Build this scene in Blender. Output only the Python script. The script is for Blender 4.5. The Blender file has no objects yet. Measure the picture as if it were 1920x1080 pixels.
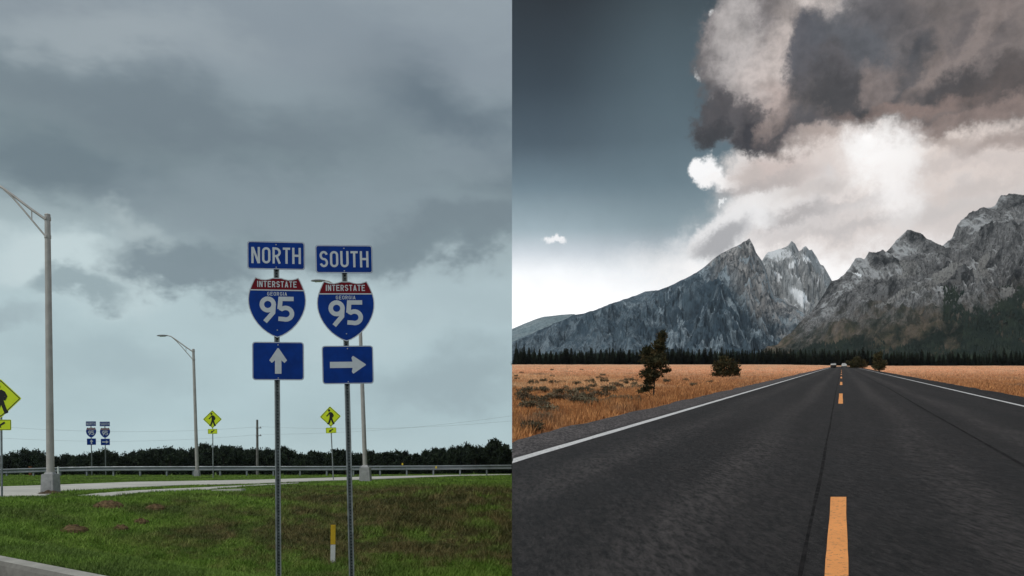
import bpy, bmesh, math, random
import numpy as np
from mathutils import Vector, Matrix

random.seed(7)
rng = np.random.default_rng(11)
scene = bpy.context.scene
COL = scene.collection
R = math.radians

# ------------------------------------------------------------------ camera
F = 1540.0            # focal length in photo pixels (photo 1920 wide)
HY = 865.0            # eye level row of the photo
EYE = 1.0             # eye height above the level ground
cd = bpy.data.cameras.new('camera')
cam = bpy.data.objects.new('camera', cd)
COL.objects.link(cam)
cam.location = (0, 0, EYE)
cam.rotation_euler = (R(90), 0, 0)
cd.sensor_width = 36.0
cd.lens = 36.0 * F / 1920.0
cd.shift_y = (HY - 540.0) / 1920.0
cd.clip_start = 0.05
cd.clip_end = 40000.0
scene.camera = cam

# ------------------------------------------------------------------ colour management
scene.view_settings.view_transform = 'Standard'
scene.view_settings.look = 'None'
scene.view_settings.exposure = 0.0
scene.view_settings.gamma = 1.0
scene.view_settings.use_curve_mapping = False

def desat(c, s):
    g = .3 * c[0] + .59 * c[1] + .11 * c[2]
    return tuple(g + (v - g) * s for v in c)
def lin(c):
    o = []
    for v in c[:3]:
        v = v / 255.0
        o.append(v / 12.92 if v <= 0.04045 else ((v + 0.055) / 1.055) ** 2.4)
    return (o[0], o[1], o[2], 1.0)

# ------------------------------------------------------------------ sun
SUN_AZ, SUN_EL = R(-128), R(50)          # compass direction the light comes from (0 = +Y, + = right)
sl = bpy.data.lights.new('sun', 'SUN')
sl.energy = 1.5
sl.angle = R(24)
sl.color = (1.0, 0.95, 0.88)
sun = bpy.data.objects.new('sun', sl)
COL.objects.link(sun)
_d = Vector((math.sin(SUN_AZ) * math.cos(SUN_EL), math.cos(SUN_AZ) * math.cos(SUN_EL), math.sin(SUN_EL)))
sun.rotation_euler = _d.to_track_quat('Z', 'Y').to_euler()
sun.location = (0, 0, 60)

# ------------------------------------------------------------------ world: sky and clouds
world = bpy.data.worlds.new('World')
scene.world = world
world.use_nodes = True
WT = world.node_tree
WT.nodes.clear()
WSTR = 0.1
def wn(t, **k):
    n = WT.nodes.new(t)
    for a, v in k.items():
        setattr(n, a, v)
    return n
def wl(a, b):
    WT.links.new(a, b)
def wmath(op, a, b=None):
    n = wn('ShaderNodeMath', operation=op)
    for i, v in enumerate((a, b)):
        if v is None: continue
        if isinstance(v, (int, float)): n.inputs[i].default_value = v
        else: wl(v, n.inputs[i])
    return n.outputs[0]
tc = wn('ShaderNodeTexCoord')
DIR = tc.outputs['Generated']
sep = wn('ShaderNodeSeparateXYZ'); wl(DIR, sep.inputs[0])
AZ = wmath('MULTIPLY', wmath('ARCTAN2', sep.outputs[0], sep.outputs[1]), 180 / math.pi)
EL = wmath('MULTIPLY', wmath('ARCSINE', sep.outputs[2]), 180 / math.pi)
side = wmath('GREATER_THAN', sep.outputs[0], 0.0)
AZS = wmath('ADD', AZ, wmath('MULTIPLY', side, 300.0))     # keeps the two halves of the sky apart
cmb = wn('ShaderNodeCombineXYZ'); wl(AZS, cmb.inputs[0]); wl(EL, cmb.inputs[1])
AE = cmb.outputs[0]

def px2ae(px, py):
    u = (px - 960) / F; v = (HY - py) / F
    return math.degrees(math.atan(u)), math.degrees(math.atan2(v, math.hypot(1, u)))

def warp(scale, detail, amp, zs=1.0, rough=0.55, off=0.0):
    vm = wn('ShaderNodeVectorMath', operation='MULTIPLY_ADD'); wl(DIR, vm.inputs[0])
    vm.inputs[1].default_value = (1, 1, zs); vm.inputs[2].default_value = (off, off * 1.7, off * .6)
    n = wn('ShaderNodeTexNoise'); wl(vm.outputs[0], n.inputs['Vector'])
    n.inputs['Scale'].default_value = scale; n.inputs['Detail'].default_value = detail
    n.inputs['Roughness'].default_value = rough
    s = wn('ShaderNodeVectorMath', operation='SUBTRACT'); wl(n.outputs['Color'], s.inputs[0])
    s.inputs[1].default_value = (.5, .5, .5)
    m = wn('ShaderNodeVectorMath', operation='MULTIPLY_ADD'); wl(s.outputs[0], m.inputs[0])
    m.inputs[1].default_value = (amp, amp, 0); wl(AE, m.inputs[2])
    return m.outputs[0], n.outputs['Fac']

W_STRAT, F_STRAT = warp(5.0, 5, 13.0, 2.2, 0.58)
W_STRAT2, _ = warp(9.0, 5, 8.0, 1.5, 0.6, 3.0)
W_CUM, F_CUM = warp(10.0, 8, 7.5, 1.0, 0.68, 5.0)
W_FINE, F_FINE = warp(22.0, 6, 3.0, 1.0, 0.68, 2.0)

def wcol(c):
    l = lin(c); k = 1.0 / WSTR
    return (l[0] * k, l[1] * k, l[2] * k, 1)
def ramp_el(stops, ref_px):
    # stops: (photo row, colour) -> colour ramp over elevation 0..90 degrees
    mr = wn('ShaderNodeMapRange'); wl(EL, mr.inputs[0])
    mr.inputs[1].default_value = 0; mr.inputs[2].default_value = 90
    cr = wn('ShaderNodeValToRGB'); wl(mr.outputs[0], cr.inputs[0])
    e = cr.color_ramp.elements
    data = []
    for p, c in stops:
        el = px2ae(ref_px, p)[1] if p >= 0 else -p
        data.append((max(0, el / 90.0), lin(desat(c, .95))))
    data.sort(key=lambda q: q[0])
    e[0].position, e[0].color = data[0]
    e[1].position, e[1].color = data[-1]
    for p, c in data[1:-1]:
        x = e.new(p); x.color = c
    sc = wn('ShaderNodeVectorMath', operation='SCALE'); wl(cr.outputs[0], sc.inputs[0])
    sc.inputs['Scale'].default_value = 1.0 / WSTR
    return sc.outputs[0]
def wmix(fac, a, b):
    n = wn('ShaderNodeMix', data_type='RGBA')
    if isinstance(fac, (int, float)): n.inputs[0].default_value = fac
    else: wl(fac, n.inputs[0])
    for i, v in ((6, a), (7, b)):
        if isinstance(v, tuple): n.inputs[i].default_value = v
        else: wl(v, n.inputs[i])
    return n.outputs[2]
def cloud(base, px, py, rx, ry, rot, col, op=1.0, soft=.5, w=None):
    a, e = px2ae(px, py)
    a1 = px2ae(px + rx, py)[0] - px2ae(px - rx, py)[0]
    e1 = px2ae(px, py - ry)[1] - px2ae(px, py + ry)[1]
    # (the tiny term only makes each cloud wait for the one before it, which keeps the node program short)
    sq = wn('ShaderNodeVectorMath', operation='MULTIPLY_ADD'); wl(base, sq.inputs[0]); sq.inputs[1].default_value = (1e-7, 1e-7, 0); wl(w or AE, sq.inputs[2])
    mp = wn('ShaderNodeMapping', vector_type='TEXTURE'); wl(sq.outputs[0], mp.inputs['Vector'])
    mp.inputs['Location'].default_value = (a + (300 if px > 960 else 0), e, 0)
    mp.inputs['Rotation'].default_value = (0, 0, R(rot))
    mp.inputs['Scale'].default_value = (a1 / 2, e1 / 2, 1)
    ln = wn('ShaderNodeVectorMath', operation='LENGTH'); wl(mp.outputs[0], ln.inputs[0])
    mr = wn('ShaderNodeMapRange', interpolation_type='SMOOTHSTEP'); wl(ln.outputs['Value'], mr.inputs[0])
    mr.inputs[1].default_value = 1 + soft; mr.inputs[2].default_value = max(0, 1 - soft)
    mr.inputs[3].default_value = 0; mr.inputs[4].default_value = op
    return wmix(mr.outputs[0], base, wcol(col))
def modulate(base, fac, lo, hi):
    mr = wn('ShaderNodeMapRange'); wl(fac, mr.inputs[0])
    mr.inputs[1].default_value = .25; mr.inputs[2].default_value = .75
    mr.inputs[3].default_value = lo; mr.inputs[4].default_value = hi
    s = wn('ShaderNodeVectorMath', operation='SCALE'); wl(base, s.inputs[0]); wl(mr.outputs[0], s.inputs['Scale'])
    return s.outputs[0]

def wn_x(v):
    s = wn('ShaderNodeSeparateXYZ'); wl(v, s.inputs[0]); return s.outputs[0]
def haze_off(c):
    # the air in front of the sky adds a little light of its own: start that much darker
    def f(v):
        l = lin((v, v, v))[0]; l = max(.003, l * 1.06 - .022)
        return 255 * (12.92 * l if l < .0031308 else 1.055 * l ** (1 / 2.4) - .055)
    return tuple(f(v) for v in c)
sky = wn('ShaderNodeTexSky', sky_type='NISHITA', sun_disc=False)
sky.sun_elevation = SUN_EL
sky.sun_rotation = SUN_AZ
# --- western half: a grey stratus deck
L = ramp_el([(864, (184, 205, 208)), (780, (176, 199, 204)), (650, (178, 200, 205)), (520, (180, 200, 205)), (440, (163, 181, 186)),
             (380, (132, 149, 156)), (300, (122, 139, 146)), (200, (133, 148, 156)), (100, (139, 151, 160)), (0, (142, 154, 163)),
             (-45, (170, 180, 186)), (-90, (180, 188, 192))], 480)
L = modulate(L, F_STRAT, .93, 1.07)
for a in [
    (230, 70, 230, 60, 8, (160, 171, 177), .7, .8, W_STRAT), (740, 60, 300, 60, -6, (132, 144, 154), .7, .8, W_STRAT),
    (60, 180, 130, 70, 0, (128, 142, 149), .7, .9, W_STRAT), (450, 265, 460, 70, -4, (111, 125, 134), .85, .8, W_STRAT),
    (880, 235, 190, 80, -18, (98, 113, 124), .9, .8, W_STRAT), (80, 330, 220, 55, 0, (108, 124, 133), .85, .7, W_STRAT),
    (820, 310, 170, 40, 12, (138, 152, 160), .6, .95, W_STRAT2), (560, 330, 220, 40, 0, (124, 140, 147), .7, .8, W_STRAT),
    (110, 480, 150, 50, 5, (197, 213, 216), .9, .6, W_STRAT2), (200, 520, 90, 60, 0, (196, 213, 216), .8, .7, W_STRAT2),
    (600, 425, 370, 80, 0, (133, 148, 156), .9, .5, W_STRAT2), (860, 445, 190, 45, 8, (116, 131, 139), .9, .5, W_STRAT2),
    (330, 500, 140, 48, -6, (126, 142, 150), .95, .4, W_STRAT2), (680, 475, 260, 24, 3, (122, 139, 146), .6, .7, W_STRAT2),
    (235, 425, 50, 30, -20, (172, 187, 191), .8, .8, W_STRAT2), (165, 545, 70, 30, 0, (148, 166, 172), .9, .5, W_STRAT2),
    (30, 605, 70, 26, 0, (160, 178, 184), .8, .7, W_STRAT2), (240, 690, 150, 45, 0, (163, 183, 189), .7, .9, W_STRAT2),
    (840, 705, 130, 50, 10, (156, 175, 181), .8, .7, W_STRAT2), (640, 600, 120, 40, 0, (188, 206, 210), .6, .9, W_STRAT2),
    (860, 560, 120, 40, 0, (172, 191, 196), .7, .8, W_STRAT2)]:
    L = cloud(L, *a[:5], desat(a[5], 1.0), *a[6:])
# --- eastern half: clear dark blue above, white low down, one big broken cloud
Rr = ramp_el([(864, (292, 288, 286)), (560, (290, 288, 287)), (512, (268, 270, 272)), (475, (216, 224, 231)), (432, (160, 179, 187)),
              (350, (108, 129, 140)), (270, (68, 84, 95)), (160, (42, 54, 63)), (0, (24, 28, 31)), (-42, (60, 70, 80)), (-75, (150, 158, 165)), (-90, (170, 178, 184))], 1040)
Rr = modulate(wmix(.04, Rr, sky.outputs[0]), F_FINE, .95, 1.05)
for a in [
    # light low in the sky, behind the peaks
    (1280, 260, 150, 260, 0, (100, 122, 132), .5, .9, None), (1560, 480, 330, 60, 0, (262, 258, 256), 1, .5, W_CUM),
    (1700, 400, 330, 70, 0, (226, 215, 210), 1, .5, W_CUM), (1720, 300, 330, 80, 0, (229, 213, 204), 1, .35, W_CUM),
    (1480, 380, 110, 60, 0, (222, 215, 213), .95, .5, W_CUM), (1900, 380, 140, 30, 5, (196, 186, 181), .6, .9, W_CUM), (1780, 330, 150, 20, 5, (205, 193, 188), .7, .9, W_CUM),
    (1500, 395, 110, 18, 6, (176, 170, 169), .8, .8, W_CUM), (1600, 420, 130, 16, 4, (196, 189, 187), .7, .9, W_CUM), (1640, 375, 60, 16, 0, (228, 222, 220), .7, .9, W_CUM),
    # small cumulus at the left end
    (1395, 405, 55, 22, 0, (240, 238, 238), .95, .5, W_FINE), (1350, 437, 66, 34, 28, (236, 234, 234), .95, .3, W_FINE),
    (1352, 447, 52, 24, 28, (168, 167, 170), .9, .45, W_FINE),
    (1322, 322, 27, 27, 0, (253, 252, 252), 1, .25, W_FINE), (1375, 338, 60, 15, -4, (250, 246, 244), .95, .5, W_FINE),
    (1395, 305, 40, 28, 0, (228, 220, 216), .95, .4, W_FINE), (1450, 325, 75, 30, 0, (208, 190, 183), .95, .5, W_FINE), (1420, 352, 60, 12, 0, (170, 158, 156), .6, .8, W_FINE),
    (1440, 375, 70, 18, 0, (240, 236, 234), .9, .6, W_FINE), (1043, 454, 15, 8, 0, (246, 247, 249), 1, .4, W_FINE), (1353, 377, 6, 5, 0, (240, 242, 243), .9, .5, W_FINE),
    (1332, 12, 7, 6, 0, (245, 247, 248), 1, .5, W_FINE), (1307, 145, 4, 7, 0, (225, 230, 232), .9, .6, W_FINE), (1328, 186, 7, 9, 0, (225, 230, 232), .9, .6, W_FINE),
    # the big cloud, from its rim inwards
    (1680, 60, 360, 185, -6, (108, 101, 99), 1, .12, W_CUM), (1880, 90, 300, 170, 0, (107, 98, 95), 1, .3, W_CUM), (1390, 130, 78, 150, 8, (112, 106, 106), 1, .22, W_CUM), (1430, 250, 60, 45, -25, (88, 82, 82), 1, .3, W_CUM),
    (1376, 60, 40, 90, 5, (170, 163, 161), .85, .7, W_CUM), (1425, 130, 54, 62, 0, (186, 174, 169), .85, .8, W_CUM), (1560, 14, 85, 34, -22, (200, 188, 182), .9, .8, W_CUM),
    (1480, 110, 40, 80, 15, (184, 171, 165), .7, .7, W_CUM), (1465, 190, 45, 50, 0, (166, 148, 141), .8, .7, W_CUM),
    (1335, 185, 26, 66, 12, (78, 74, 76), .95, .5, W_CUM), (1352, 236, 24, 26, 0, (62, 60, 62), .95, .5, W_CUM), (1405, 215, 60, 28, -25, (76, 72, 74), .9, .6, W_CUM),
    (1428, 268, 52, 36, -25, (60, 57, 60), 1, .5, W_CUM), (1505, 258, 55, 40, 0, (88, 82, 83), .9, .6, W_CUM), (1448, 240, 12, 40, -20, (150, 132, 124), .5, .9, W_CUM),
    (1515, 95, 34, 70, 0, (80, 80, 86), .95, .5, W_CUM), (1600, 70, 70, 80, 20, (86, 87, 92), .95, .6, W_CUM), (1545, 150, 60, 40, 0, (84, 80, 82), .9, .6, W_CUM),
    (1590, 185, 110, 36, 0, (68, 65, 66), .95, .6, W_CUM), (1700, 95, 36, 75, -25, (76, 75, 78), .95, .5, W_CUM), (1650, 20, 60, 34, 0, (92, 88, 90), .8, .7, W_CUM),
    (1655, 150, 26, 60, -25, (130, 116, 111), .7, .8, W_CUM), (1730, 140, 20, 55, -30, (134, 118, 111), .6, .8, W_CUM),
    (1830, 60, 110, 60, 25, (128, 115, 110), .8, .8, W_CUM), (1790, 40, 24, 40, -20, (92, 86, 86), .8, .7, W_CUM), (1870, 70, 40, 18, 30, (95, 88, 87), .7, .8, W_CUM),
    (1800, 150, 90, 34, 0, (74, 69, 69), .95, .6, W_CUM), (1890, 165, 110, 50, 0, (84, 75, 72), .95, .6, W_CUM), (1690, 205, 130, 20, 0, (128, 108, 100), .8, .7, W_CUM), (1800, 235, 190, 26, 3, (128, 110, 103), .9, .6, W_CUM),
    (1540, 270, 70, 24, 10, (190, 171, 162), .8, .7, W_CUM), (1560, 310, 80, 30, 10, (226, 212, 205), .8, .7, W_CUM),
    (1750, 268, 70, 12, 4, (150, 132, 124), .6, .8, W_FINE), (1880, 262, 80, 16, 0, (146, 128, 121), .7, .8, W_FINE), (1440, 345, 70, 16, 8, (190, 180, 176), .7, .7, W_FINE), (1530, 355, 70, 14, 6, (206, 196, 191), .7, .7, W_FINE),
    (1400, 330, 26, 14, 0, (196, 184, 178), .7, .7, W_FINE), (1850, 345, 90, 12, 8, (206, 194, 188), .7, .8, W_FINE), (1760, 390, 80, 12, 4, (208, 200, 196), .7, .8, W_FINE),
    # where the hidden sun burns through
    (1620, 262, 30, 24, -25, (255, 252, 250), 1, .7, W_FINE), (1645, 296, 62, 44, 0, (258, 255, 253), .95, .9, W_CUM), (1668, 350, 34, 62, 0, (256, 252, 250), .8, .9, W_CUM)]:
    Rr = cloud(Rr, *a[:5], haze_off(desat(a[5], .82)), a[6], a[7] * (.85 if a[1] < 290 and a[9 - 1] is W_CUM else 1), a[8])
# billows inside the big cloud
bl = wn('ShaderNodeTexNoise'); wl(DIR, bl.inputs['Vector']); bl.inputs['Scale'].default_value = 24; bl.inputs['Detail'].default_value = 7; bl.inputs['Roughness'].default_value = .62; bl.inputs['Distortion'].default_value = .08
bf = wmath('MULTIPLY', wmath('ABSOLUTE', wmath('SUBTRACT', bl.outputs['Fac'], .5)), 2.6)
blk = wn('ShaderNodeRGB'); blk.outputs[0].default_value = (0, 0, 0, 1)
mk = blk.outputs[0]
for a in [(1680, 60, 360, 185, -6, .25), (1880, 90, 300, 170, 0, .3), (1390, 130, 78, 150, 8, .25), (1430, 250, 60, 45, -25, .3)]:
    mk = cloud(mk, *a[:5], (255, 255, 255), 1.0, a[5], W_CUM)
mkf = wmath('MINIMUM', wmath('MULTIPLY', wn_x(mk), WSTR), 1.0)
sc_ = wn('ShaderNodeMapRange'); wl(bf, sc_.inputs[0]); sc_.inputs[1].default_value = 0; sc_.inputs[2].default_value = .6; sc_.inputs[3].default_value = 1.36; sc_.inputs[4].default_value = .68
bs = wn('ShaderNodeVectorMath', operation='SCALE'); wl(Rr, bs.inputs[0]); wl(sc_.outputs[0], bs.inputs['Scale'])
Rr = wmix(mkf, modulate(Rr, F_CUM, .93, 1.06), bs.outputs[0])
# --- behind the viewer: even overcast
B = wmix(.05, modulate(ramp_el([(864, (165, 178, 184)), (-30, (176, 187, 192)), (-90, (180, 188, 192))], 960), F_STRAT, .85, 1.15), sky.outputs[0])
bk = wn('ShaderNodeMapRange', interpolation_type='SMOOTHSTEP'); wl(wmath('ABSOLUTE', AZ), bk.inputs[0])
bk.inputs[1].default_value = 48; bk.inputs[2].default_value = 80
def wbg(c):
    n = wn('ShaderNodeBackground'); wl(c, n.inputs[0]); n.inputs[1].default_value = WSTR
    return n.outputs[0]
def wmixsh(f, a, b):
    n = wn('ShaderNodeMixShader'); wl(f, n.inputs[0]); wl(a, n.inputs[1]); wl(b, n.inputs[2])
    return n.outputs[0]
wo = wn('ShaderNodeOutputWorld')
wl(wmixsh(bk.outputs[0], wmixsh(side, wbg(L), wbg(Rr)), wbg(B)), wo.inputs[0])
world.cycles.sampling_method = 'MANUAL'
world.cycles.sample_map_resolution = 512

# ------------------------------------------------------------------ helpers
def S(x, a, b):
    t = np.clip((np.asarray(x, float) - a) / (b - a), 0, 1)
    return t * t * (3 - 2 * t)
def _hash(ix, iy, seed):
    h = (ix.astype(np.int64) * 374761393 + iy.astype(np.int64) * 668265263 + seed * 974634541) & 0xffffffff
    h = ((h ^ (h >> 13)) * 1274126177) & 0xffffffff
    return ((h ^ (h >> 16)) & 0xffff) / 65535.0
def vnoise(x, y, seed=0):
    x = np.asarray(x, float); y = np.asarray(y, float)
    ix = np.floor(x); iy = np.floor(y); fx = x - ix; fy = y - iy
    fx = fx * fx * fx * (fx * (fx * 6 - 15) + 10); fy = fy * fy * fy * (fy * (fy * 6 - 15) + 10)
    a = _hash(ix, iy, seed); b = _hash(ix + 1, iy, seed); c = _hash(ix, iy + 1, seed); d = _hash(ix + 1, iy + 1, seed)
    return (a + (b - a) * fx) * (1 - fy) + (c + (d - c) * fx) * fy
def fbm(x, y, o=4, seed=0, g=.5):
    s = 0; a = 1; t = 0
    for k in range(o):
        s = s + a * vnoise(x * 2 ** k + 17.3 * k, y * 2 ** k + 5.1 * k, seed + k); t += a; a *= g
    return s / t
def ridged(x, y, o=4, seed=0, g=.5):
    s = 0; a = 1; t = 0
    for k in range(o):
        s = s + a * (1 - np.abs(2 * vnoise(x * 2 ** k + 9.7 * k, y * 2 ** k + 3.3 * k, seed + k) - 1)); t += a; a *= g
    return s / t
def P(px, py, Y):
    return Vector(((px - 960) / F * Y, Y, EYE + (HY - py) / F * Y))

# --- node material helper
class Mat:
    def __init__(s, name, rough=.8, spec=.3, metal=0.0):
        s.m = bpy.data.materials.new(name); s.m.use_nodes = True
        s.t = s.m.node_tree; s.b = s.t.nodes['Principled BSDF']
        s.b.inputs['Roughness'].default_value = rough
        s.b.inputs['Specular IOR Level'].default_value = spec
        s.b.inputs['Metallic'].default_value = metal
        s._tc = None
    def n(s, t, **k):
        x = s.t.nodes.new(t)
        for a, v in k.items(): setattr(x, a, v)
        return x
    def l(s, a, b): s.t.links.new(a, b)
    def put(s, sock, v):
        if isinstance(v, (int, float)): sock.default_value = v
        elif isinstance(v, tuple): sock.default_value = v
        else: s.l(v, sock)
    def co(s):
        if not s._tc: s._tc = s.n('ShaderNodeTexCoord')
        return s._tc.outputs['Object']
    def world(s): return s.n('ShaderNodeNewGeometry').outputs['Position']
    def noise(s, scale, detail=4, rough=.55, vec=None, stretch=None, dist=0.0, out='Fac'):
        v = vec or s.co()
        if stretch:
            m = s.n('ShaderNodeVectorMath', operation='MULTIPLY'); s.l(v, m.inputs[0]); m.inputs[1].default_value = stretch; v = m.outputs[0]
        x = s.n('ShaderNodeTexNoise'); s.l(v, x.inputs['Vector'])
        x.inputs['Scale'].default_value = scale; x.inputs['Detail'].default_value = detail; x.inputs['Roughness'].default_value = rough
        x.inputs['Distortion'].default_value = dist
        return x.outputs[out]
    def mr(s, v, a, b, c=0.0, d=1.0, smooth=True):
        x = s.n('ShaderNodeMapRange', interpolation_type='SMOOTHSTEP' if smooth else 'LINEAR'); s.put(x.inputs[0], v)
        for i, q in enumerate((a, b, c, d)): x.inputs[i + 1].default_value = q
        return x.outputs[0]
    def ma(s, op, a, b=0.0, c=0.0):
        x = s.n('ShaderNodeMath', operation=op); s.put(x.inputs[0], a); s.put(x.inputs[1], b)
        if op == 'MULTIPLY_ADD': s.put(x.inputs[2], c)
        return x.outputs[0]
    def mix(s, f, a, b, mode='MIX'):
        x = s.n('ShaderNodeMix', data_type='RGBA', blend_type=mode); s.put(x.inputs[0], f); s.put(x.inputs[6], a); s.put(x.inputs[7], b)
        return x.outputs[2]
    def xyz(s, v):
        x = s.n('ShaderNodeSeparateXYZ'); s.l(v, x.inputs[0]); return x.outputs
    def col(s, v): s.put(s.b.inputs['Base Color'], v); return s
    def bump(s, h, strength=.3, dist=.02):
        x = s.n('ShaderNodeBump'); x.inputs['Strength'].default_value = strength; x.inputs['Distance'].default_value = dist
        s.l(h, x.inputs['Height']); s.l(x.outputs[0], s.b.inputs['Normal']); return s
    def val(s, lo, hi, scale, base, detail=4):
        return s.mix(1.0, base, s.mr(s.noise(scale, detail), .3, .7, lo, hi), 'MULTIPLY')
def rgb(r, g, b): return (r, g, b, 1.0)
def simple(name, c, rough=.6, spec=.4, metal=0.0, var=.12, scale=6.0, dirt=None, bump=0.0):
    m = Mat(name, rough, spec, metal)
    k = m.noise(scale, 5, .6)
    lo = tuple(v * (1 - var) for v in c[:3]) + (1,); hi = tuple(min(1, v * (1 + var)) for v in c[:3]) + (1,)
    o = m.mix(m.mr(k, .3, .7), lo, hi)
    if dirt: o = m.mix(m.mr(m.noise(scale * .6, 6, .65), .5, .75, 0, .6), o, dirt)
    m.col(o)
    m.l(m.mr(m.noise(scale * 1.7, 3), .3, .7, rough * .8, min(1, rough * 1.2)), m.b.inputs['Roughness'])
    if bump: m.bump(m.noise(scale * 8, 4), bump, .01)
    return m.m

# --- mesh builder: everything added goes into ONE mesh
class MB:
    def __init__(s): s.v = []; s.f = []; s.mi = []
    def add(s, vs, fs, mi=0):
        k = len(s.v); s.v += [tuple(p) for p in vs]; s.f += [tuple(i + k for i in f) for f in fs]; s.mi += [mi] * len(fs); return s
    def box(s, c, d, mi=0, bev=0.0, taper=1.0):
        x, y, z = c; a, b, h = d[0] / 2, d[1] / 2, d[2] / 2
        if bev <= 0:
            vs = [(x + i * a * (taper if k > 0 else 1), y + j * b * (taper if k > 0 else 1), z + k * h) for k in (-1, 1) for i, j in ((-1, -1), (1, -1), (1, 1), (-1, 1))]
            return s.add(vs, [(3, 2, 1, 0), (4, 5, 6, 7)] + [(i, (i + 1) % 4, (i + 1) % 4 + 4, i + 4) for i in range(4)], mi)
        bm = bmesh.new(); bmesh.ops.create_cube(bm, size=1)
        for q in bm.verts: q.co = Vector((q.co.x * d[0] * (taper if q.co.z > 0 else 1), q.co.y * d[1] * (taper if q.co.z > 0 else 1), q.co.z * d[2]))
        bmesh.ops.bevel(bm, geom=bm.edges[:], offset=bev, segments=2, affect='EDGES')
        bm.verts.index_update()
        s.add([(q.co.x + x, q.co.y + y, q.co.z + z) for q in bm.verts], [[q.index for q in f.verts] for f in bm.faces], mi); bm.free(); return s
    def tube(s, pts, rad, n=10, mi=0, cap=True):
        pts = [Vector(p) for p in pts]
        if isinstance(rad, (int, float)): rad = [rad] * len(pts)
        vs = []; fs = []; N = None
        for i, p in enumerate(pts):
            t = (pts[min(i + 1, len(pts) - 1)] - pts[max(i - 1, 0)]).normalized()
            if N is None:
                N = t.orthogonal().normalized()
            else:
                N = (N - t * N.dot(t)).normalized()
            Bn = t.cross(N)
            for k in range(n):
                a = 2 * math.pi * k / n
                vs.append(p + (N * math.cos(a) + Bn * math.sin(a)) * rad[i])
        for i in range(len(pts) - 1):
            for k in range(n):
                fs.append((i * n + k, i * n + (k + 1) % n, (i + 1) * n + (k + 1) % n, (i + 1) * n + k))
        if cap: fs += [tuple(range(n))[::-1], tuple(range((len(pts) - 1) * n, len(pts) * n))]
        return s.add(vs, fs, mi)
    def plate(s, poly, y, th, mi=0, side=None):
        # polygon in the x,z plane, front face at y (towards -y), thickness th behind
        n = len(poly)
        vs = [(x, y, z) for x, z in poly] + [(x, y + th, z) for x, z in poly]
        s.add(vs, [tuple(range(n)), tuple(range(n, 2 * n))[::-1]], mi)
        k = len(s.v) - 2 * n
        for i in range(n):
            j = (i + 1) % n
            s.f.append((k + i, k + n + i, k + n + j, k + j)); s.mi.append(mi if side is None else side)
        return s
    def ribbon(s, pts, w, y, th=.0015, mi=0, closed=False):
        # flat stroke of width w along 2-D points (x,z), a thin raised film whose front is at y
        p = [Vector((a, b)) for a, b in pts]; L = []; Rr_ = []; n = len(p)
        for i in range(n):
            a = p[i - 1] if (closed or i > 0) else None; b = p[(i + 1) % n] if (closed or i < n - 1) else None
            d0 = (p[i] - a).normalized() if a is not None else None; d1 = (b - p[i]).normalized() if b is not None else None
            d0 = d0 or d1; d1 = d1 or d0
            n0 = Vector((-d0.y, d0.x)); n1 = Vector((-d1.y, d1.x)); m = (n0 + n1)
            m = m.normalized() if m.length > 1e-6 else n0
            k = w / 2 / max(.35, m.dot(n0))
            L.append(p[i] + m * k); Rr_.append(p[i] - m * k)
        m = n if closed else n - 1
        vs = [(q.x, y, q.y) for q in L] + [(q.x, y, q.y) for q in Rr_]
        fs = [(n + i, n + (i + 1) % n, (i + 1) % n, i) for i in range(m)]
        return s.add(vs, fs, mi)
    def build(s, name, mats, parent=None, smooth=False):
        me = bpy.data.meshes.new(name); me.from_pydata(s.v, [], s.f)
        for m in (mats if isinstance(mats, (list, tuple)) else [mats]): me.materials.append(m)
        if any(s.mi): me.polygons.foreach_set('material_index', s.mi)
        if smooth: me.polygons.foreach_set('use_smooth', [True] * len(me.polygons))
        o = bpy.data.objects.new(name, me); COL.objects.link(o)
        if parent: o.parent = parent
        if smooth:
            try: me.set_sharp_from_angle(angle=R(40))
            except Exception: pass
        return o
def np_mesh(name, V, Fc, mats, mi=None, smooth=False, parent=None):
    V = np.asarray(V, np.float32); Fc = np.asarray(Fc, np.int32); k = Fc.shape[1]
    me = bpy.data.meshes.new(name)
    me.vertices.add(len(V)); me.vertices.foreach_set('co', V.ravel())
    me.loops.add(Fc.size); me.loops.foreach_set('vertex_index', Fc.ravel())
    me.polygons.add(len(Fc)); me.polygons.foreach_set('loop_start', np.arange(len(Fc), dtype=np.int32) * k)
    me.polygons.foreach_set('loop_total', np.full(len(Fc), k, np.int32))
    for m in (mats if isinstance(mats, (list, tuple)) else [mats]): me.materials.append(m)
    if mi is not None: me.polygons.foreach_set('material_index', np.asarray(mi, np.int32))
    if smooth: me.polygons.foreach_set('use_smooth', np.ones(len(Fc), bool))
    me.update(calc_edges=True); me.validate()
    o = bpy.data.objects.new(name, me); COL.objects.link(o)
    if parent: o.parent = parent
    return o
def grid_mesh(name, X, Y, Z, mats, smooth=True, keep=None):
    h, w = X.shape
    V = np.stack([X, Y, Z], -1).reshape(-1, 3)
    i = np.arange(h * w).reshape(h, w)
    q = np.stack([i[:-1, :-1], i[:-1, 1:], i[1:, 1:], i[1:, :-1]], -1).reshape(-1, 4)
    if keep is not None: q = q[keep.reshape(-1)]
    return np_mesh(name, V, q, mats, smooth=smooth)
def tag(o, label=None, cat=None, group=None, kind=None):
    if label: o['label'] = label
    if cat: o['category'] = cat
    if group: o['group'] = group
    if kind: o['kind'] = kind
    return o
def thing(name, label, cat, loc=(0, 0, 0), rot=(0, 0, 0), group=None):
    o = bpy.data.objects.new(name, None); COL.objects.link(o); o.location = loc; o.rotation_euler = rot
    o.empty_display_size = .2
    return tag(o, label, cat, group)
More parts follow.
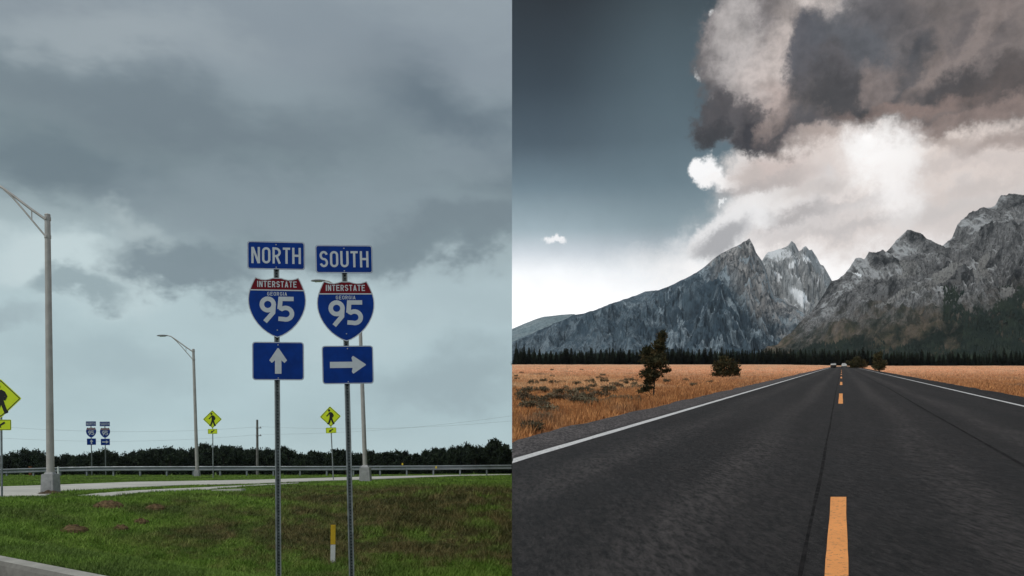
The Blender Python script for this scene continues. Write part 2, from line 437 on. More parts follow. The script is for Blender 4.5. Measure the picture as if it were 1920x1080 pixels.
def copy_tree(o, parent=None):
    c = o.copy(); COL.objects.link(c); c.parent = parent
    for ch in list(o.children): copy_tree(ch, c)
    return c

# ------------------------------------------------------------------ ground heights
def zl(X, Y):
    X = np.asarray(X, float); Y = np.asarray(Y, float)
    s = .633 * X + .774 * Y - 3.24; t = .774 * X - .633 * Y
    d = 1.10 * S(s, .25, 4.8) * S(t, -23, -13) * (1 - S(Y, 18, 37))
    cr = 58 + 8 * S(X, -16, -2)
    z = -d - 7.2 * S((Y - cr) / 84, 0, 1)
    bump = (fbm(X * .9, Y * .9, 4, 3) - .5) * .12 * S(s, .6, 2.5) * (1 - S(Y, 30, 36)) * S(t, -30, -20)
    bump = bump + (fbm(X * .35, Y * .35, 3, 8) - .5) * .10 * S(s, .6, 3) * (1 - S(Y, 22, 27))
    z = z + bump
    return np.where(s < -.04, z - .34 * S(-s, .04, .16), z)
SLOPE = .1182
def road_o(X, Y): return X - .4013 * Y
def zr(X, Y, field=True):
    X = np.asarray(X, float); Y = np.asarray(Y, float)
    z = -.15 + SLOPE * Y
    if field:
        o = road_o(X, Y)
        off = np.maximum(np.maximum(-5.05 - o, o - 6.4), 0)
        z = z - .05 + S(off, .3, 5) * (fbm(X * .25, Y * .25, 4, 21) - .45) * np.clip(.22 + Y * .0012, 0, .6)
        z = z + S(Y, 350, 600) * .9 * (1 - S(X / np.maximum(Y, 1), .30, .45))
    return z

# ------------------------------------------------------------------ materials of the setting
def grass_colour(m, pos, k=1.0):
    x, y, z = m.xyz(pos)
    big = m.noise(.35, 4, .6, pos); mid = m.noise(2.2, 4, .6, pos, (1, .6, 1)); fine = m.noise(14, 3, .6, pos)
    g = m.mix(m.mr(mid, .3, .7), rgb(.092 * k, .170 * k, .020 * k), rgb(.158 * k, .250 * k, .040 * k))
    g = m.mix(m.mr(big, .42, .66, 0, .75), g, rgb(.062 * k, .092 * k, .024 * k))
    # dry, brown mown growth on the far bank of the ditch
    dry = m.mix(m.mr(mid, .32, .68), rgb(.052 * k, .052 * k, .017 * k), rgb(.150 * k, .118 * k, .048 * k))
    dry = m.mix(m.mr(fine, .4, .7, 0, .6), dry, rgb(.060 * k, .080 * k, .022 * k))
    ma = m.mr(m.ma('MULTIPLY_ADD', x, .30, m.ma('MULTIPLY', m.ma('SUBTRACT', big, .5), 5.0)), -3.3, -1.4)
    ma = m.ma('MULTIPLY', ma, m.mr(m.ma('ADD', y, m.ma('MULTIPLY', m.ma('SUBTRACT', mid, .5), 9.0)), 14.5, 18.5))
    ma = m.ma('MULTIPLY', ma, m.mr(y, 36, 30))
    ma = m.ma('MULTIPLY', ma, m.mr(m.noise(.9, 4, .65, pos, (1, .5, 1)), .35, .52, .25, 1.0))
    ma2 = m.ma('MULTIPLY', m.mr(m.noise(.55, 4, .7, pos, (1, .45, 1), 0.0), .64, .74, 0, .55), m.mr(x, -12, -5))
    c = m.mix(m.ma('MAXIMUM', ma, ma2), g, dry)
    return c
M = {}
_m = Mat('verge_turf', .95, .1); _p = _m.world(); _m.col(_m.mix(1.0, grass_colour(_m, _p, .75), _m.mr(_m.noise(30, 4, .7, _p), .3, .7, .6, 1.3), 'MULTIPLY')); _m.bump(_m.noise(18, 5, .7, _p), .8, .06); M['turf'] = _m.m
_m = Mat('grass_blade', .7, .2); _p = _m.world(); _c = grass_colour(_m, _p, 1.25); _oi = _m.noise(60, 1, .5, _p)
_m.col(_m.mix(1.0, _c, _m.mr(_oi, .3, .7, .65, 1.35), 'MULTIPLY')); M['blade'] = _m.m
def concrete(name, c, sc=3.0, dark=.55):
    m = Mat(name, .9, .2)
    a = m.mix(m.mr(m.noise(sc, 6, .65), .3, .7), tuple(v * .8 for v in c) + (1,), tuple(v * 1.12 for v in c) + (1,))
    a = m.mix(m.mr(m.noise(sc * .35, 5, .7), .55, .75, 0, .8), a, tuple(v * dark for v in c) + (1,))
    a = m.mix(m.mr(m.noise(sc * 25, 2, .7), .55, .8, 0, .5), a, tuple(v * .6 for v in c) + (1,))
    m.col(a).bump(m.noise(sc * 20, 4, .7), .4, .01); return m.m
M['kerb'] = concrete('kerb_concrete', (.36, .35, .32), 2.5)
M['kerb_face'] = concrete('stained_shaded_kerb_face', (.17, .165, .15), 4, .45)  # darker than the top: stains, plus the face's shade painted into the colour
M['path'] = concrete('path_concrete', (.50, .49, .45), .5, .75)
M['gutter'] = concrete('road_concrete', (.46, .45, .42), 1.2, .75)
# dry mountain plain
def dry_colour(m, pos, k=1.0):
    x, y, z = m.xyz(pos)
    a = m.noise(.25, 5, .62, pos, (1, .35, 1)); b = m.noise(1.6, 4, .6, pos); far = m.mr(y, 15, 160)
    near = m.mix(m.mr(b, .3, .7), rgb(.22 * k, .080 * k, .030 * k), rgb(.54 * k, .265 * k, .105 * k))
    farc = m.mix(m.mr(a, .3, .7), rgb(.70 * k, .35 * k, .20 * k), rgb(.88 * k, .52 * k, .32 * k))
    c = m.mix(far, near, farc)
    c = m.mix(m.mr(a, .54, .66, 0, .7), c, rgb(.20 * k, .13 * k, .085 * k))
    c = m.mix(m.mr(m.noise(.07, 3, .5, pos, (1, .25, 1)), .6, .7, 0, .45), c, rgb(.80 * k, .52 * k, .30 * k))
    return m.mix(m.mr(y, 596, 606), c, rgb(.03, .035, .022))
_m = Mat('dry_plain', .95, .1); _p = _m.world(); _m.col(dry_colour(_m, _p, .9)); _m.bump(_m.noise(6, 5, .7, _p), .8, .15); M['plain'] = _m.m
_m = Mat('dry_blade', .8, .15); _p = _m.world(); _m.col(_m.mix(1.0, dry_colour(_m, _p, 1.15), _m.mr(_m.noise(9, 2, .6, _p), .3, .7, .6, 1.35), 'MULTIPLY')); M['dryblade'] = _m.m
_m = Mat('asphalt', .70, .24); _p = _m.world()
_x = _m.n('ShaderNodeVectorMath', operation='DOT_PRODUCT'); _m.l(_p, _x.inputs[0]); _x.inputs[1].default_value = (1, -.4013, 0); _o = _x.outputs['Value']
_lane = _m.noise(.8, 3, .5, _m.n('ShaderNodeCombineXYZ').outputs[0]) if False else None
_cx = _m.n('ShaderNodeCombineXYZ'); _m.l(_o, _cx.inputs[0]); _y = _m.xyz(_p)[1]; _m.l(_m.ma('MULTIPLY', _y, .06), _cx.inputs[1])
_str = _m.noise(1.3, 4, .6, _cx.outputs[0])
_base = _m.mix(_m.mr(_str, .3, .7), rgb(.0105, .0086, .0085), rgb(.0205, .0172, .0170))
_base = _m.mix(_m.mr(_m.noise(.35, 5, .65, _p), .45, .7, 0, .5), _base, rgb(.018, .017, .018))
_tr = _m.ma('ABSOLUTE', _m.ma('SUBTRACT', _m.ma('ABSOLUTE', _m.ma('ADD', _o, .0)), 2.0))
_base = _m.mix(_m.ma('MULTIPLY', _m.mr(_m.ma('ABSOLUTE', _m.ma('SUBTRACT', _tr, .85)), .5, .05), _m.mr(_str, .3, .6, .2, .8)), _base, rgb(.042, .036, .035))
_sh = _m.mr(_m.ma('ADD', _o, _m.ma('MULTIPLY', _m.noise(3, 3, .6, _p), .3)), -3.72, -4.08)
_base = _m.mix(_m.ma('MULTIPLY', _sh, .75), _base, rgb(.100, .086, .086))
_base = _m.mix(1.0, _base, _m.mr(_m.noise(24, 3, .7, _p, (1, .24, 1)), .36, .64, .15, 1.9, False), 'MULTIPLY')
_base = _m.mix(_m.mr(_m.noise(24, 3, .8, _p, (1, .3, 1)), .56, .70, 0, .6), _base, rgb(.064, .057, .055))
_base = _m.mix(1.0, _base, _m.mr(_m.noise(4, 4, .8, _p, (1, .2, 1)), .34, .66, .7, 1.3, False), 'MULTIPLY')
_base = _m.mix(_m.mr(_m.noise(110, 2, .7, _p), .60, .72, 0, .7), _base, rgb(.13, .125, .125))
_base = _m.mix(_m.mr(_m.noise(48, 3, .8, _p), .58, .70, 0, .7), _base, rgb(.008, .008, .008))
_m.col(_base).bump(_m.noise(40, 5, .8, _p), 1.0, .02); M['asphalt'] = _m.m
def paint(name, c, lo, hi, under=(.06, .056, .058)):
    m = Mat(name, .65, .35); p = m.world()
    k = m.mix(m.mr(m.noise(30, 6, .8, p), lo, hi), tuple(c) + (1,), tuple(under) + (1,))
    k = m.mix(m.mr(m.noise(2.5, 3, .5, p), .3, .7, 0, .25), k, tuple(v * .6 for v in c) + (1,))
    m.col(k).bump(m.noise(70, 4, .75, p), .5, .008); return m.m
M['white_paint'] = paint('white_road_paint', (.70, .69, .69), .50, .68)
M['yellow_paint'] = paint('yellow_road_paint', (.92, .37, .11), .52, .68)
M['tar'] = simple('tar_seal', (.0085, .0072, .0074), .9, .15, 0, .5, 5, rgb(.017, .0145, .0145))
_m = Mat('earth_bank', .95, .1); _p = _m.world(); _m.col(_m.mix(_m.mr(_m.noise(1.5, 5, .65, _p), .3, .7), rgb(.07, .075, .03), rgb(.14, .10, .055))); _m.bump(_m.noise(5, 5, .7, _p), .8, .1); M['bank'] = _m.m

# ------------------------------------------------------------------ the setting: left ground, path, kerb
def axis(segs):
    out = [segs[0][0]]
    for a, b, st in segs:
        n = max(1, int(round((b - a) / st))); out += [a + (b - a) * (i + 1) / n for i in range(n)]
    return np.array(out)
xs = axis([(-900, -100, 40), (-100, -40, 4), (-40, -14, .6), (-14, -8, .25), (-8, 0, .1)])
ys = axis([(-14, 0, 1), (0, 3, .25), (3, 24, .1), (24, 66, .5), (66, 160, 4), (160, 900, 40), (900, 9000, 900)])
GX, GY = np.meshgrid(xs, ys)
tag(grid_mesh('ground', GX, GY, zl(GX, GY), M['turf']), kind='structure')

# road at the foot of the kerb, behind and beside the viewer
kn = Vector((.633, .774)); kt = Vector((.774, -.633)); k0 = kn * 3.24
def kp(t, s): q = k0 + kt * t + kn * s; return q.x, q.y
mb = MB()
a, b = [], []
for i in range(41):
    t = -60 + 1.6 * i
    x, y = kp(t, -.23)
    if x > -.01: break
    a.append((x, y))
near = [(x - .633 * 9, y - .774 * 9) for x, y in a]
vs = [(x, y, -.12) for x, y in a] + [(min(-.0, x), y, -.12) for x, y in near]
n = len(a)
mb.add(vs, [(i, n + i, n + i + 1, i + 1) for i in range(n - 1)])
tag(mb.build('road', M['gutter']), kind='structure')
# kerb: a bevelled upstand cast in lengths
mb = MB()
prof = [(-.20, -.14), (-.185, -.02), (-.16, .018), (-.03, .03), (0, .022), (.0, -.3)]
T = -60.0
while T < 5.5:
    t1 = min(T + 2.4, 6.0); rows = []
    for t in (T + .006, T + .018, t1 - .018, t1 - .006):
        sh = .012 if t in (T + .006, t1 - .006) else 0
        row = []
        for s_, z in prof:
            x, y = kp(t, s_ + (sh if s_ < -.1 else 0)); row.append((x, y, z - (sh if z > 0 else 0)))
        rows.append(row)
    if max(p[0] for r in rows for p in r) < -.01:
        m_ = len(prof); vs = [p for r in rows for p in r]
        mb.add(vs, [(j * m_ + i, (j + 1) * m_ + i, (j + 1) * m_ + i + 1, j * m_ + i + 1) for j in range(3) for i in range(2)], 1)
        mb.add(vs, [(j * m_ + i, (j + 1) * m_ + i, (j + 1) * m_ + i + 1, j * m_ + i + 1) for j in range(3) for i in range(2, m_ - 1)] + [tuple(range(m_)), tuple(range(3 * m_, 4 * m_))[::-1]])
    T = t1
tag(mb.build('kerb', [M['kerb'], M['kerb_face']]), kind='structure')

def strip(name, top, bot, mat, zo=.02, n=90, th=.10):
    def interp(pts, u):
        x = np.array([p[0] for p in pts], float); y = np.array([p[1] for p in pts], float)
        q = x[0] + (x[-1] - x[0]) * u; return q, np.interp(q, x, y)
    U = np.linspace(0, 1, n); rows = []
    for k, w in enumerate(np.linspace(0, 1, 6)):
        ax, ay = interp(top, U); bx, by = interp(bot, U)
        Ya = F / (ay - HY); Yb = F / (by - HY)
        Xa = (ax - 960) / F * Ya; Xb = (bx - 960) / F * Yb
        rows.append((Xa * (1 - w) + Xb * w, Ya * (1 - w) + Yb * w))
    X = np.array([r[0] for r in rows]); Y = np.array([r[1] for r in rows])
    X = np.minimum(X, 0); Z = zl(X, Y) + zo
    # turned-down edges give the slab its thickness
    X = np.vstack([X[:1], X, X[-1:]]); Y = np.vstack([Y[:1], Y, Y[-1:]]); Z = np.vstack([Z[:1] - th, Z, Z[-1:] - th])
    return tag(grid_mesh(name, X, Y, Z, mat, smooth=False), kind='structure')
strip('path', [(-260, 922), (0, 913), (110, 909.5), (250, 904), (480, 900), (680, 894.3), (855, 890.8), (958, 889.3)],
      [(-260, 950), (0, 930.5), (85, 929.5), (110, 922.5), (250, 915), (355, 909.5), (480, 907.5), (590, 902.5), (700, 899), (855, 892.8), (958, 890.6)], M['path'])
strip('pavement', [(146, 929.4), (190, 925), (262, 920), (390, 914), (480, 909.6), (560, 905.6)],
      [(146, 930.2), (190, 930.4), (215, 930), (262, 924.4), (390, 918.5), (480, 911), (560, 906.4)], M['path'])

# the bank that carries the mountain road above the verge (seen edge-on from here)
yb = axis([(-14, 80, .5), (80, 700, 10), (700, 9000, 300)])
Zt = zr(np.zeros_like(yb), yb); Zb = zl(np.zeros_like(yb), yb)
W = np.linspace(0, 1, 5)[:, None]
tag(grid_mesh('embankment', np.zeros((5, len(yb))), np.repeat(yb[None], 5, 0), Zb[None] * (1 - W) + Zt[None] * W, M['bank']), kind='structure')

# ------------------------------------------------------------------ the setting: right plain and road
xs = axis([(0, 20, .25), (20, 60, 1), (60, 420, 8), (420, 2400, 90)])
ys = axis([(-14, 4, 1), (4, 40, .3), (40, 120, 1), (120, 640, 6), (640, 3000, 60)])
GX, GY = np.meshgrid(xs, ys)
tag(grid_mesh('plain', GX, GY, zr(GX, GY), M['plain']), kind='structure')
def road_strip(name, o0, o1, Y0, Y1, mat, zo, n=2, dy=1.0, wob=0.0, o_fn=None, w=0.0):
    ys = np.concatenate([np.arange(Y0, min(Y1, 60), dy), np.arange(max(Y0, 60), Y1, dy * 5), [Y1]])
    X, Yv, Z = [], [], []
    for y in ys:
        a, b = (o0, o1) if o_fn is None else (o_fn(y) - w / 2, o_fn(y) + w / 2)
        e = (fbm(np.array([y * .8]), np.array([o0 * 3.1]), 3, 5)[0] - .5) * wob
        xx = np.linspace(a - e, b + e, n) + .4013 * y
        xx = np.maximum(xx, 0.0); X.append(xx); Yv.append(np.full(n, y)); Z.append(zr(xx, np.full(n, y), False) + zo)
    return tag(grid_mesh(name, np.array(X), np.array(Yv), np.array(Z), mat, smooth=False), kind='structure')
road_strip('road', -5.05, 6.4, -8, 560, M['asphalt'], 0.0, 8, .5, .35)
mb_line = [('road_marking', -3.99, -3.83, -6, 540, 'white_paint'), ('road_marking', 4.92, 5.06, -6, 540, 'white_paint')]
for nm, a_, b_, y0, y1, mt in mb_line: road_strip(nm, a_, b_, y0, y1, M[mt], .004, 2, .5, .03)
for k, (y0, y1) in enumerate([(1.6, 7.1), (23.9, 32.2), (45.4, 53.4), (67, 75), (89, 97), (111, 119), (133, 141), (155, 163)]):
    road_strip('road_marking', -.095, .04, y0, y1, M['yellow_paint'], .004, 2, .25, .02)
road_strip('road_seam', 0, 0, -6, 240, M['tar'], .0022, 2, .25, .02, lambda y: -.23 + .004 * math.sin(y * .9) + .012 * math.sin(y * .13), .030)
road_strip('road_seam', 0, 0, 4, 190, M['tar'], .0022, 2, .25, .02, lambda y: 2.0 + .006 * min(y, 40) + .012 * math.sin(y * .21), .05)

# ------------------------------------------------------------------ mountains (real relief kilometres away)
def rock_material(name, dark, mid, light, snow=.0, forest=None, meadow=None, zf=(0, 1), snow_z=1e9, streak=.02, cut=(.42, .6), top=None, pale=None):
    m = Mat(name, .95, .08); p = m.world(); x, y, z = m.xyz(p)
    nz = m.xyz(m.n('ShaderNodeNewGeometry').outputs['Normal'])[2]
    a = m.noise(streak, 7, .68, p, (1, .5, .28)); b = m.noise(streak * .28, 6, .65, p, (1, .6, .7)); c = m.noise(streak * 3.2, 4, .7, p, (1, .6, .5))
    k = m.mix(m.mr(a, .42, .56), tuple(dark) + (1,), tuple(mid) + (1,))
    k = m.mix(m.mr(b, cut[0], cut[1], 0, .85), k, m.mix(m.mr(c, .4, .62), tuple(mid) + (1,), tuple(light) + (1,)))
    if top:   # bare paler rock near the summit
        h = m.ma('ADD', z, m.ma('MULTIPLY', m.ma('SUBTRACT', b, .5), 900.0))
        tk = m.mix(m.mr(a, .40, .58), tuple(v * .35 for v in top[0]) + (1,), tuple(top[0]) + (1,))
        k = m.mix(m.ma('MULTIPLY', m.mr(h, top[1], top[1] * 1.3), m.mr(x, top[2], top[2] + 110)), k, tk)
    k = m.mix(m.mr(c, .50, .62, 0, .75), k, tuple(v * .4 for v in dark) + (1,))
    if pale:  # rubble chutes running down the slope
        pn = m.noise(.009, 6, .7, p, (1, .5, .32), .9)
        k = m.mix(m.ma('MULTIPLY', m.mr(pn, .53, .60, 0, .85), m.mr(x, 250, 900, .35, 1.0)), k, m.mix(m.mr(c, .4, .6), tuple(v * .7 for v in pale) + (1,), tuple(pale) + (1,)))
    vs_ = m.noise(streak * 1.6, 6, .7, p, (1, .8, .12), 1.2)
    k = m.mix(m.mr(vs_, .50, .60, 0, .55), k, tuple(v * .5 for v in dark) + (1,))
    if meadow:
        h = m.ma('ADD', z, m.ma('MULTIPLY', m.ma('SUBTRACT', b, .5), (zf[1] - zf[0]) * 2.2))
        me = m.mix(m.mr(a, .35, .65), tuple(meadow[0]) + (1,), tuple(meadow[1]) + (1,))
        k = m.mix(m.mr(h, zf[1], zf[0]), k, me)
    if forest:
        h = m.ma('ADD', z, m.ma('MULTIPLY', m.ma('SUBTRACT', a, .5), (zf[1] - zf[0]) * 2.0))
        fo = m.mr(h, zf[1], zf[0], 0, 1)
        fo = m.ma('MULTIPLY', fo, m.mr(b, .35, .55, .25, 1)) if meadow else fo
        k = m.mix(fo, k, m.mix(m.mr(c, .4, .6), tuple(forest) + (1,), tuple(v * 1.6 for v in forest) + (1,)))
    if snow:
        s = m.ma('MULTIPLY', m.mr(nz, .35, .6), m.mr(b, .50, .58)); s = m.ma('MULTIPLY', s, m.mr(z, snow_z, snow_z * 1.12)); s = m.ma('MULTIPLY', s, snow)
        k = m.mix(s, k, rgb(.8, .82, .85))
    m.col(k).bump(m.noise(streak * 5, 5, .7, p, (1, .6, .5)), 1.0, 18.0)
    return m.m
def mountain(name, ridge, Yr, Yb, zb, mat, x0, x1, nx, ny, gul=.02, amp=.2, conc=1.4, jag=.02, seed=0, spur=.35, fine=.2, patches=(), face=0.0):
    rx = np.array([(p[0] - 960) / F * Yr for p in ridge]); rz = np.array([EYE + (HY - p[1]) / F * Yr for p in ridge])
    X = np.linspace((x0 - 960) / F * Yr, (x1 - 960) / F * Yr, nx); X = np.maximum(X, 0)
    H = np.interp(X, rx, rz)
    span = rz.max() - zb
    H = H + (ridged(X * gul * 2.5, X * 0 + 3.1, 4, seed) - .62) * jag * span * S(H - zb, 0, .3 * span)
    tb = np.linspace(0, 1, ny); tk = np.linspace(1.03, 1.5, 14)
    T = np.concatenate([tb, tk]); rows = []
    TT, XX = np.meshgrid(T, X, indexing='ij'); HH = np.repeat(H[None], len(T), 0)
    Yb_ = Yb; YY = Yb_ + (Yr - Yb_) * TT
    tf = np.minimum(TT, 1)
    wob = (fbm(XX * gul * .35, YY * gul * .35, 3, seed + 5) - .5)
    # spurs and gullies run down the slope; warp their line a little
    gx = XX * gul + wob * 1.3 + (YY - Yb) * gul * .18
    g1 = ridged(gx, YY * gul * .22, 5, seed + 9, .55)
    g2 = ridged(XX * gul * 3 + wob * 3, YY * gul * 1.2, 4, seed + 19, .55)
    g3 = ridged(XX * gul * 9 + wob * 5, YY * gul * 2.6, 4, seed + 29, .6)
    XX = XX * (1 - face * (1 - np.minimum(YY / Yr, 1)))     # the front slope falls towards the plain at an angle
    prof = tf ** conc
    env = tf ** .6 * (1 - tf ** 6)
    D = (HH - zb)
    Z = zb + D * prof + np.maximum(D, span * .12) * amp * ((g1 - .62) * 1.0 * env * (1 + spur) + (g2 - .62) * .42 * env + (g3 - .62) * fine * env)
    # keep below the line of sight to the ridge
    lim = EYE + (HH - EYE) * (YY / Yr) - .004 * span * (1 - tf)
    Z = np.where(TT < 1, np.minimum(Z, np.maximum(lim, zb)), Z)
    Z = np.where(TT > 1, HH - (HH - zb) * (TT - 1) * 2.0 * (.7 + .6 * g1), Z)
    Z = np.where(TT <= 0, zb - 60, Z)
    ob = tag(grid_mesh(name, XX, YY, Z, mat, smooth=False), kind='structure')
    if patches:   # snowfields and scree chutes: faces of the slope with their own ground
        cx_ = lambda q: (q[:-1, :-1] + q[1:, 1:]) / 2
        fx, fy, fz = cx_(XX), cx_(YY), cx_(Z)
        n1 = (fbm(fx * .02, fz * .02, 4, seed + 51) - .5); n2 = (fbm(fx * .02 + 40, fz * .02, 4, seed + 52) - .5)
        px = 960 + fx / fy * F + n1 * 26; py = HY - (fz - EYE) / fy * F + n2 * 26
        idx = np.zeros(px.shape, np.int32)
        for poly, k in patches:
            ins = np.zeros(px.shape, bool); j = len(poly) - 1
            for i in range(len(poly)):
                (xi, yi), (xj, yj) = poly[i], poly[j]
                c = ((yi > py) != (yj > py)) & (px < (xj - xi) * (py - yi) / (yj - yi + 1e-9) + xi); ins ^= c; j = i
            ins &= np.repeat((T[:-1] < 1.0)[:, None], px.shape[1], 1)
            idx[ins] = k
        ob.data.polygons.foreach_set('material_index', idx.ravel())
    return ob, (X, T, Z)

RIDGE_A = [(900, 668), (960, 641), (1000, 624), (1040, 606), (1072, 592), (1110, 583), (1140, 572), (1185, 556), (1210, 547), (1235, 544), (1265, 531), (1305, 512), (1330, 492),
           (1350, 477), (1360, 472), (1372, 465), (1382, 461), (1390, 457), (1394, 453), (1400, 450), (1405, 446), (1408, 451), (1411, 457), (1414, 463), (1417, 472), (1420, 477), (1428, 488), (1434, 500), (1442, 530), (1452, 553), (1475, 566), (1500, 581), (1520, 594), (1545, 615), (1600, 660)]
RIDGE_B = [(1380, 600), (1420, 500), (1440, 474), (1471, 464), (1478, 460), (1484, 452), (1490, 458), (1498, 472), (1503, 469), (1506, 464), (1512, 463), (1517, 468), (1522, 466), (1531, 480), (1538, 494), (1544, 497), (1556, 519), (1580, 560), (1640, 640)]
RIDGE_C = [(1380, 680), (1420, 662), (1450, 645), (1480, 624), (1505, 602), (1530, 576), (1546, 550), (1558, 529), (1570, 524), (1582, 515), (1594, 497), (1602, 488), (1610, 482), (1620, 484), (1635, 471), (1645, 468), (1654, 465), (1661, 470), (1667, 467),
           (1675, 458), (1682, 449), (1692, 440), (1701, 430), (1708, 436), (1714, 444), (1722, 455), (1730, 461), (1740, 464), (1748, 470), (1757, 469), (1764, 466), (1772, 455), (1777, 449), (1789, 441), (1795, 424), (1802, 411), (1810, 404), (1818, 398), (1828, 396), (1840, 387),
           (1850, 386), (1862, 384), (1868, 377), (1874, 370), (1884, 363), (1893, 360), (1908, 362), (1920, 363), (1960, 385), (2050, 420), (2200, 520)]
RIDGE_D = [(900, 632), (960, 617), (985, 606), (1005, 598), (1020, 594), (1050, 590), (1075, 589), (1100, 596), (1160, 640), (1200, 670)]
MR = {
 'A': rock_material('slate_slope', (.048, .080, .112), (.086, .130, .168), (.33, .41, .47), 0, streak=.015, cut=(.47, .58), top=((.50, .49, .49), 560, 980), pale=(.44, .53, .60)),
 'B': rock_material('snowy_granite', (.20, .215, .225), (.42, .43, .44), (.64, .65, .66), 1.0, streak=.016, snow_z=800, cut=(.36, .56)),
 'C': rock_material('grey_granite', (.046, .048, .052), (.22, .22, .225), (.66, .65, .65), .6, forest=(.016, .024, .018), meadow=((.10, .10, .06), (.31, .235, .175)), zf=(330, 540), snow_z=480, streak=.034, cut=(.40, .56)),
 'D': rock_material('far_hill', (.17, .24, .27), (.24, .31, .34), (.42, .47, .49), 0, streak=.012),
}
MR['snow'] = simple('old_snow', (.80, .82, .85), .7, .3, 0, .06, .02)
MR['scree'] = rock_material('scree', (.20, .20, .20), (.42, .41, .40), (.62, .61, .60), 0, streak=.05, cut=(.45, .55))
def mats(*k): return [MR[q] for q in k]
mountain('hill', RIDGE_D, 8000, 5200, 560, MR['D'], 960, 1200, 120, 40, .002, .12, 1.2, .01, 40)
mountain('mountain', RIDGE_B, 6500, 4300, 480, mats('B', 'snow'), 1380, 1640, 420, 260, .0035, .55, 1.15, .022, 30, face=1.0, patches=[([(1476, 542), (1498, 543), (1512, 556), (1516, 578), (1508, 572), (1494, 560)], 1), ([(1482, 488), (1496, 490), (1494, 500), (1484, 498)], 1), ([(1502, 478), (1518, 482), (1520, 496), (1508, 494)], 1), ([(1456, 508), (1466, 512), (1462, 530), (1455, 526)], 1)])
mountain('mountain', RIDGE_A, 4500, 2500, 270, MR['A'], 960, 1600, 900, 280, .0042, .46, 1.2, .010, 10, fine=.14, face=1.0)
oC, (CX, CT, CZ) = mountain('mountain', RIDGE_C, 3000, 1650, 185, mats('C', 'scree', 'snow'), 1380, 2200, 1100, 380, .0075, .42, 1.3, .03, 20, patches=[([(1638, 572), (1690, 548), (1740, 524), (1790, 496), (1800, 502), (1772, 530), (1720, 545), (1670, 566), (1645, 580)], 1), ([(1690, 482), (1722, 486), (1712, 520), (1684, 520)], 1), ([(1870, 544), (1902, 530), (1908, 542), (1876, 560)], 1), ([(1602, 514), (1614, 518), (1608, 524)], 2), ([(1828, 480), (1850, 470), (1858, 520), (1832, 536)], 1)])

# ------------------------------------------------------------------ materials of the objects
M['sign_blue'] = simple('blue_sheeting', (.001, .030, .205), .5, .12, 0, .16, 4)
M['sign_red'] = simple('red_sheeting', (.135, .005, .012), .5, .12, 0, .1, 5)
M['sign_white'] = simple('white_sheeting', (.47, .51, .55), .5, .4, 0, .06, 5)
M['sign_back'] = simple('aluminium_sheet', (.45, .46, .47), .45, .5, .7, .1, 5)
M['sign_lime'] = simple('fluorescent_sheeting', (.66, .80, .015), .45, .4, 0, .05, 3)
M['sign_black'] = simple('black_film', (.010, .011, .010), .5, .4, 0, .1, 5)
M['bolt'] = simple('bolt_steel', (.45, .46, .47), .4, .5, .6, .1, 30)
M['post'] = simple('weathered_galvanised', (.23, .255, .262), .7, .3, .2, .25, 9, rgb(.14, .155, .16))
M['hole'] = simple('punched_hole', (.012, .014, .015), .9, .1)
M['pole'] = simple('spun_aluminium', (.40, .385, .365), .55, .45, .35, .10, 3, rgb(.30, .285, .265))
M['steel'] = simple('galvanised_rail', (.24, .265, .285), .5, .45, .45, .14, 1.3, rgb(.15, .16, .17))
M['pedestal'] = simple('cast_base', (.33, .335, .34), .75, .3, .2, .14, 5, rgb(.2, .2, .2), .15)
M['lamp_head'] = simple('lamp_housing', (.20, .215, .225), .6, .4, .2, .1, 5)
M['lens'] = simple('lamp_lens', (.45, .47, .48), .2, .6, 0, .05, 5)
M['mulch'] = simple('dirt_and_mulch', (.085, .060, .038), .95, .1, 0, .4, 9, rgb(.04, .03, .02), .8)
M['stake_yellow'] = simple('yellow_stake_paint', (.62, .40, .02), .55, .4, 0, .1, 9)
M['stake_white'] = simple('white_stake_plastic', (.66, .68, .69), .5, .4, 0, .08, 9)
M['wood_pole'] = simple('weathered_timber', (.16, .155, .15), .9, .2, 0, .2, 2)
M['wire'] = simple('grey_cable', (.22, .24, .25), .6, .4)
M['rust'] = simple('rusty_steel', (.17, .075, .035), .85, .2, .2, .25, 8)
M['reflector'] = simple('yellow_reflector', (.65, .47, .03), .35, .5)
M['slab'] = M['path']

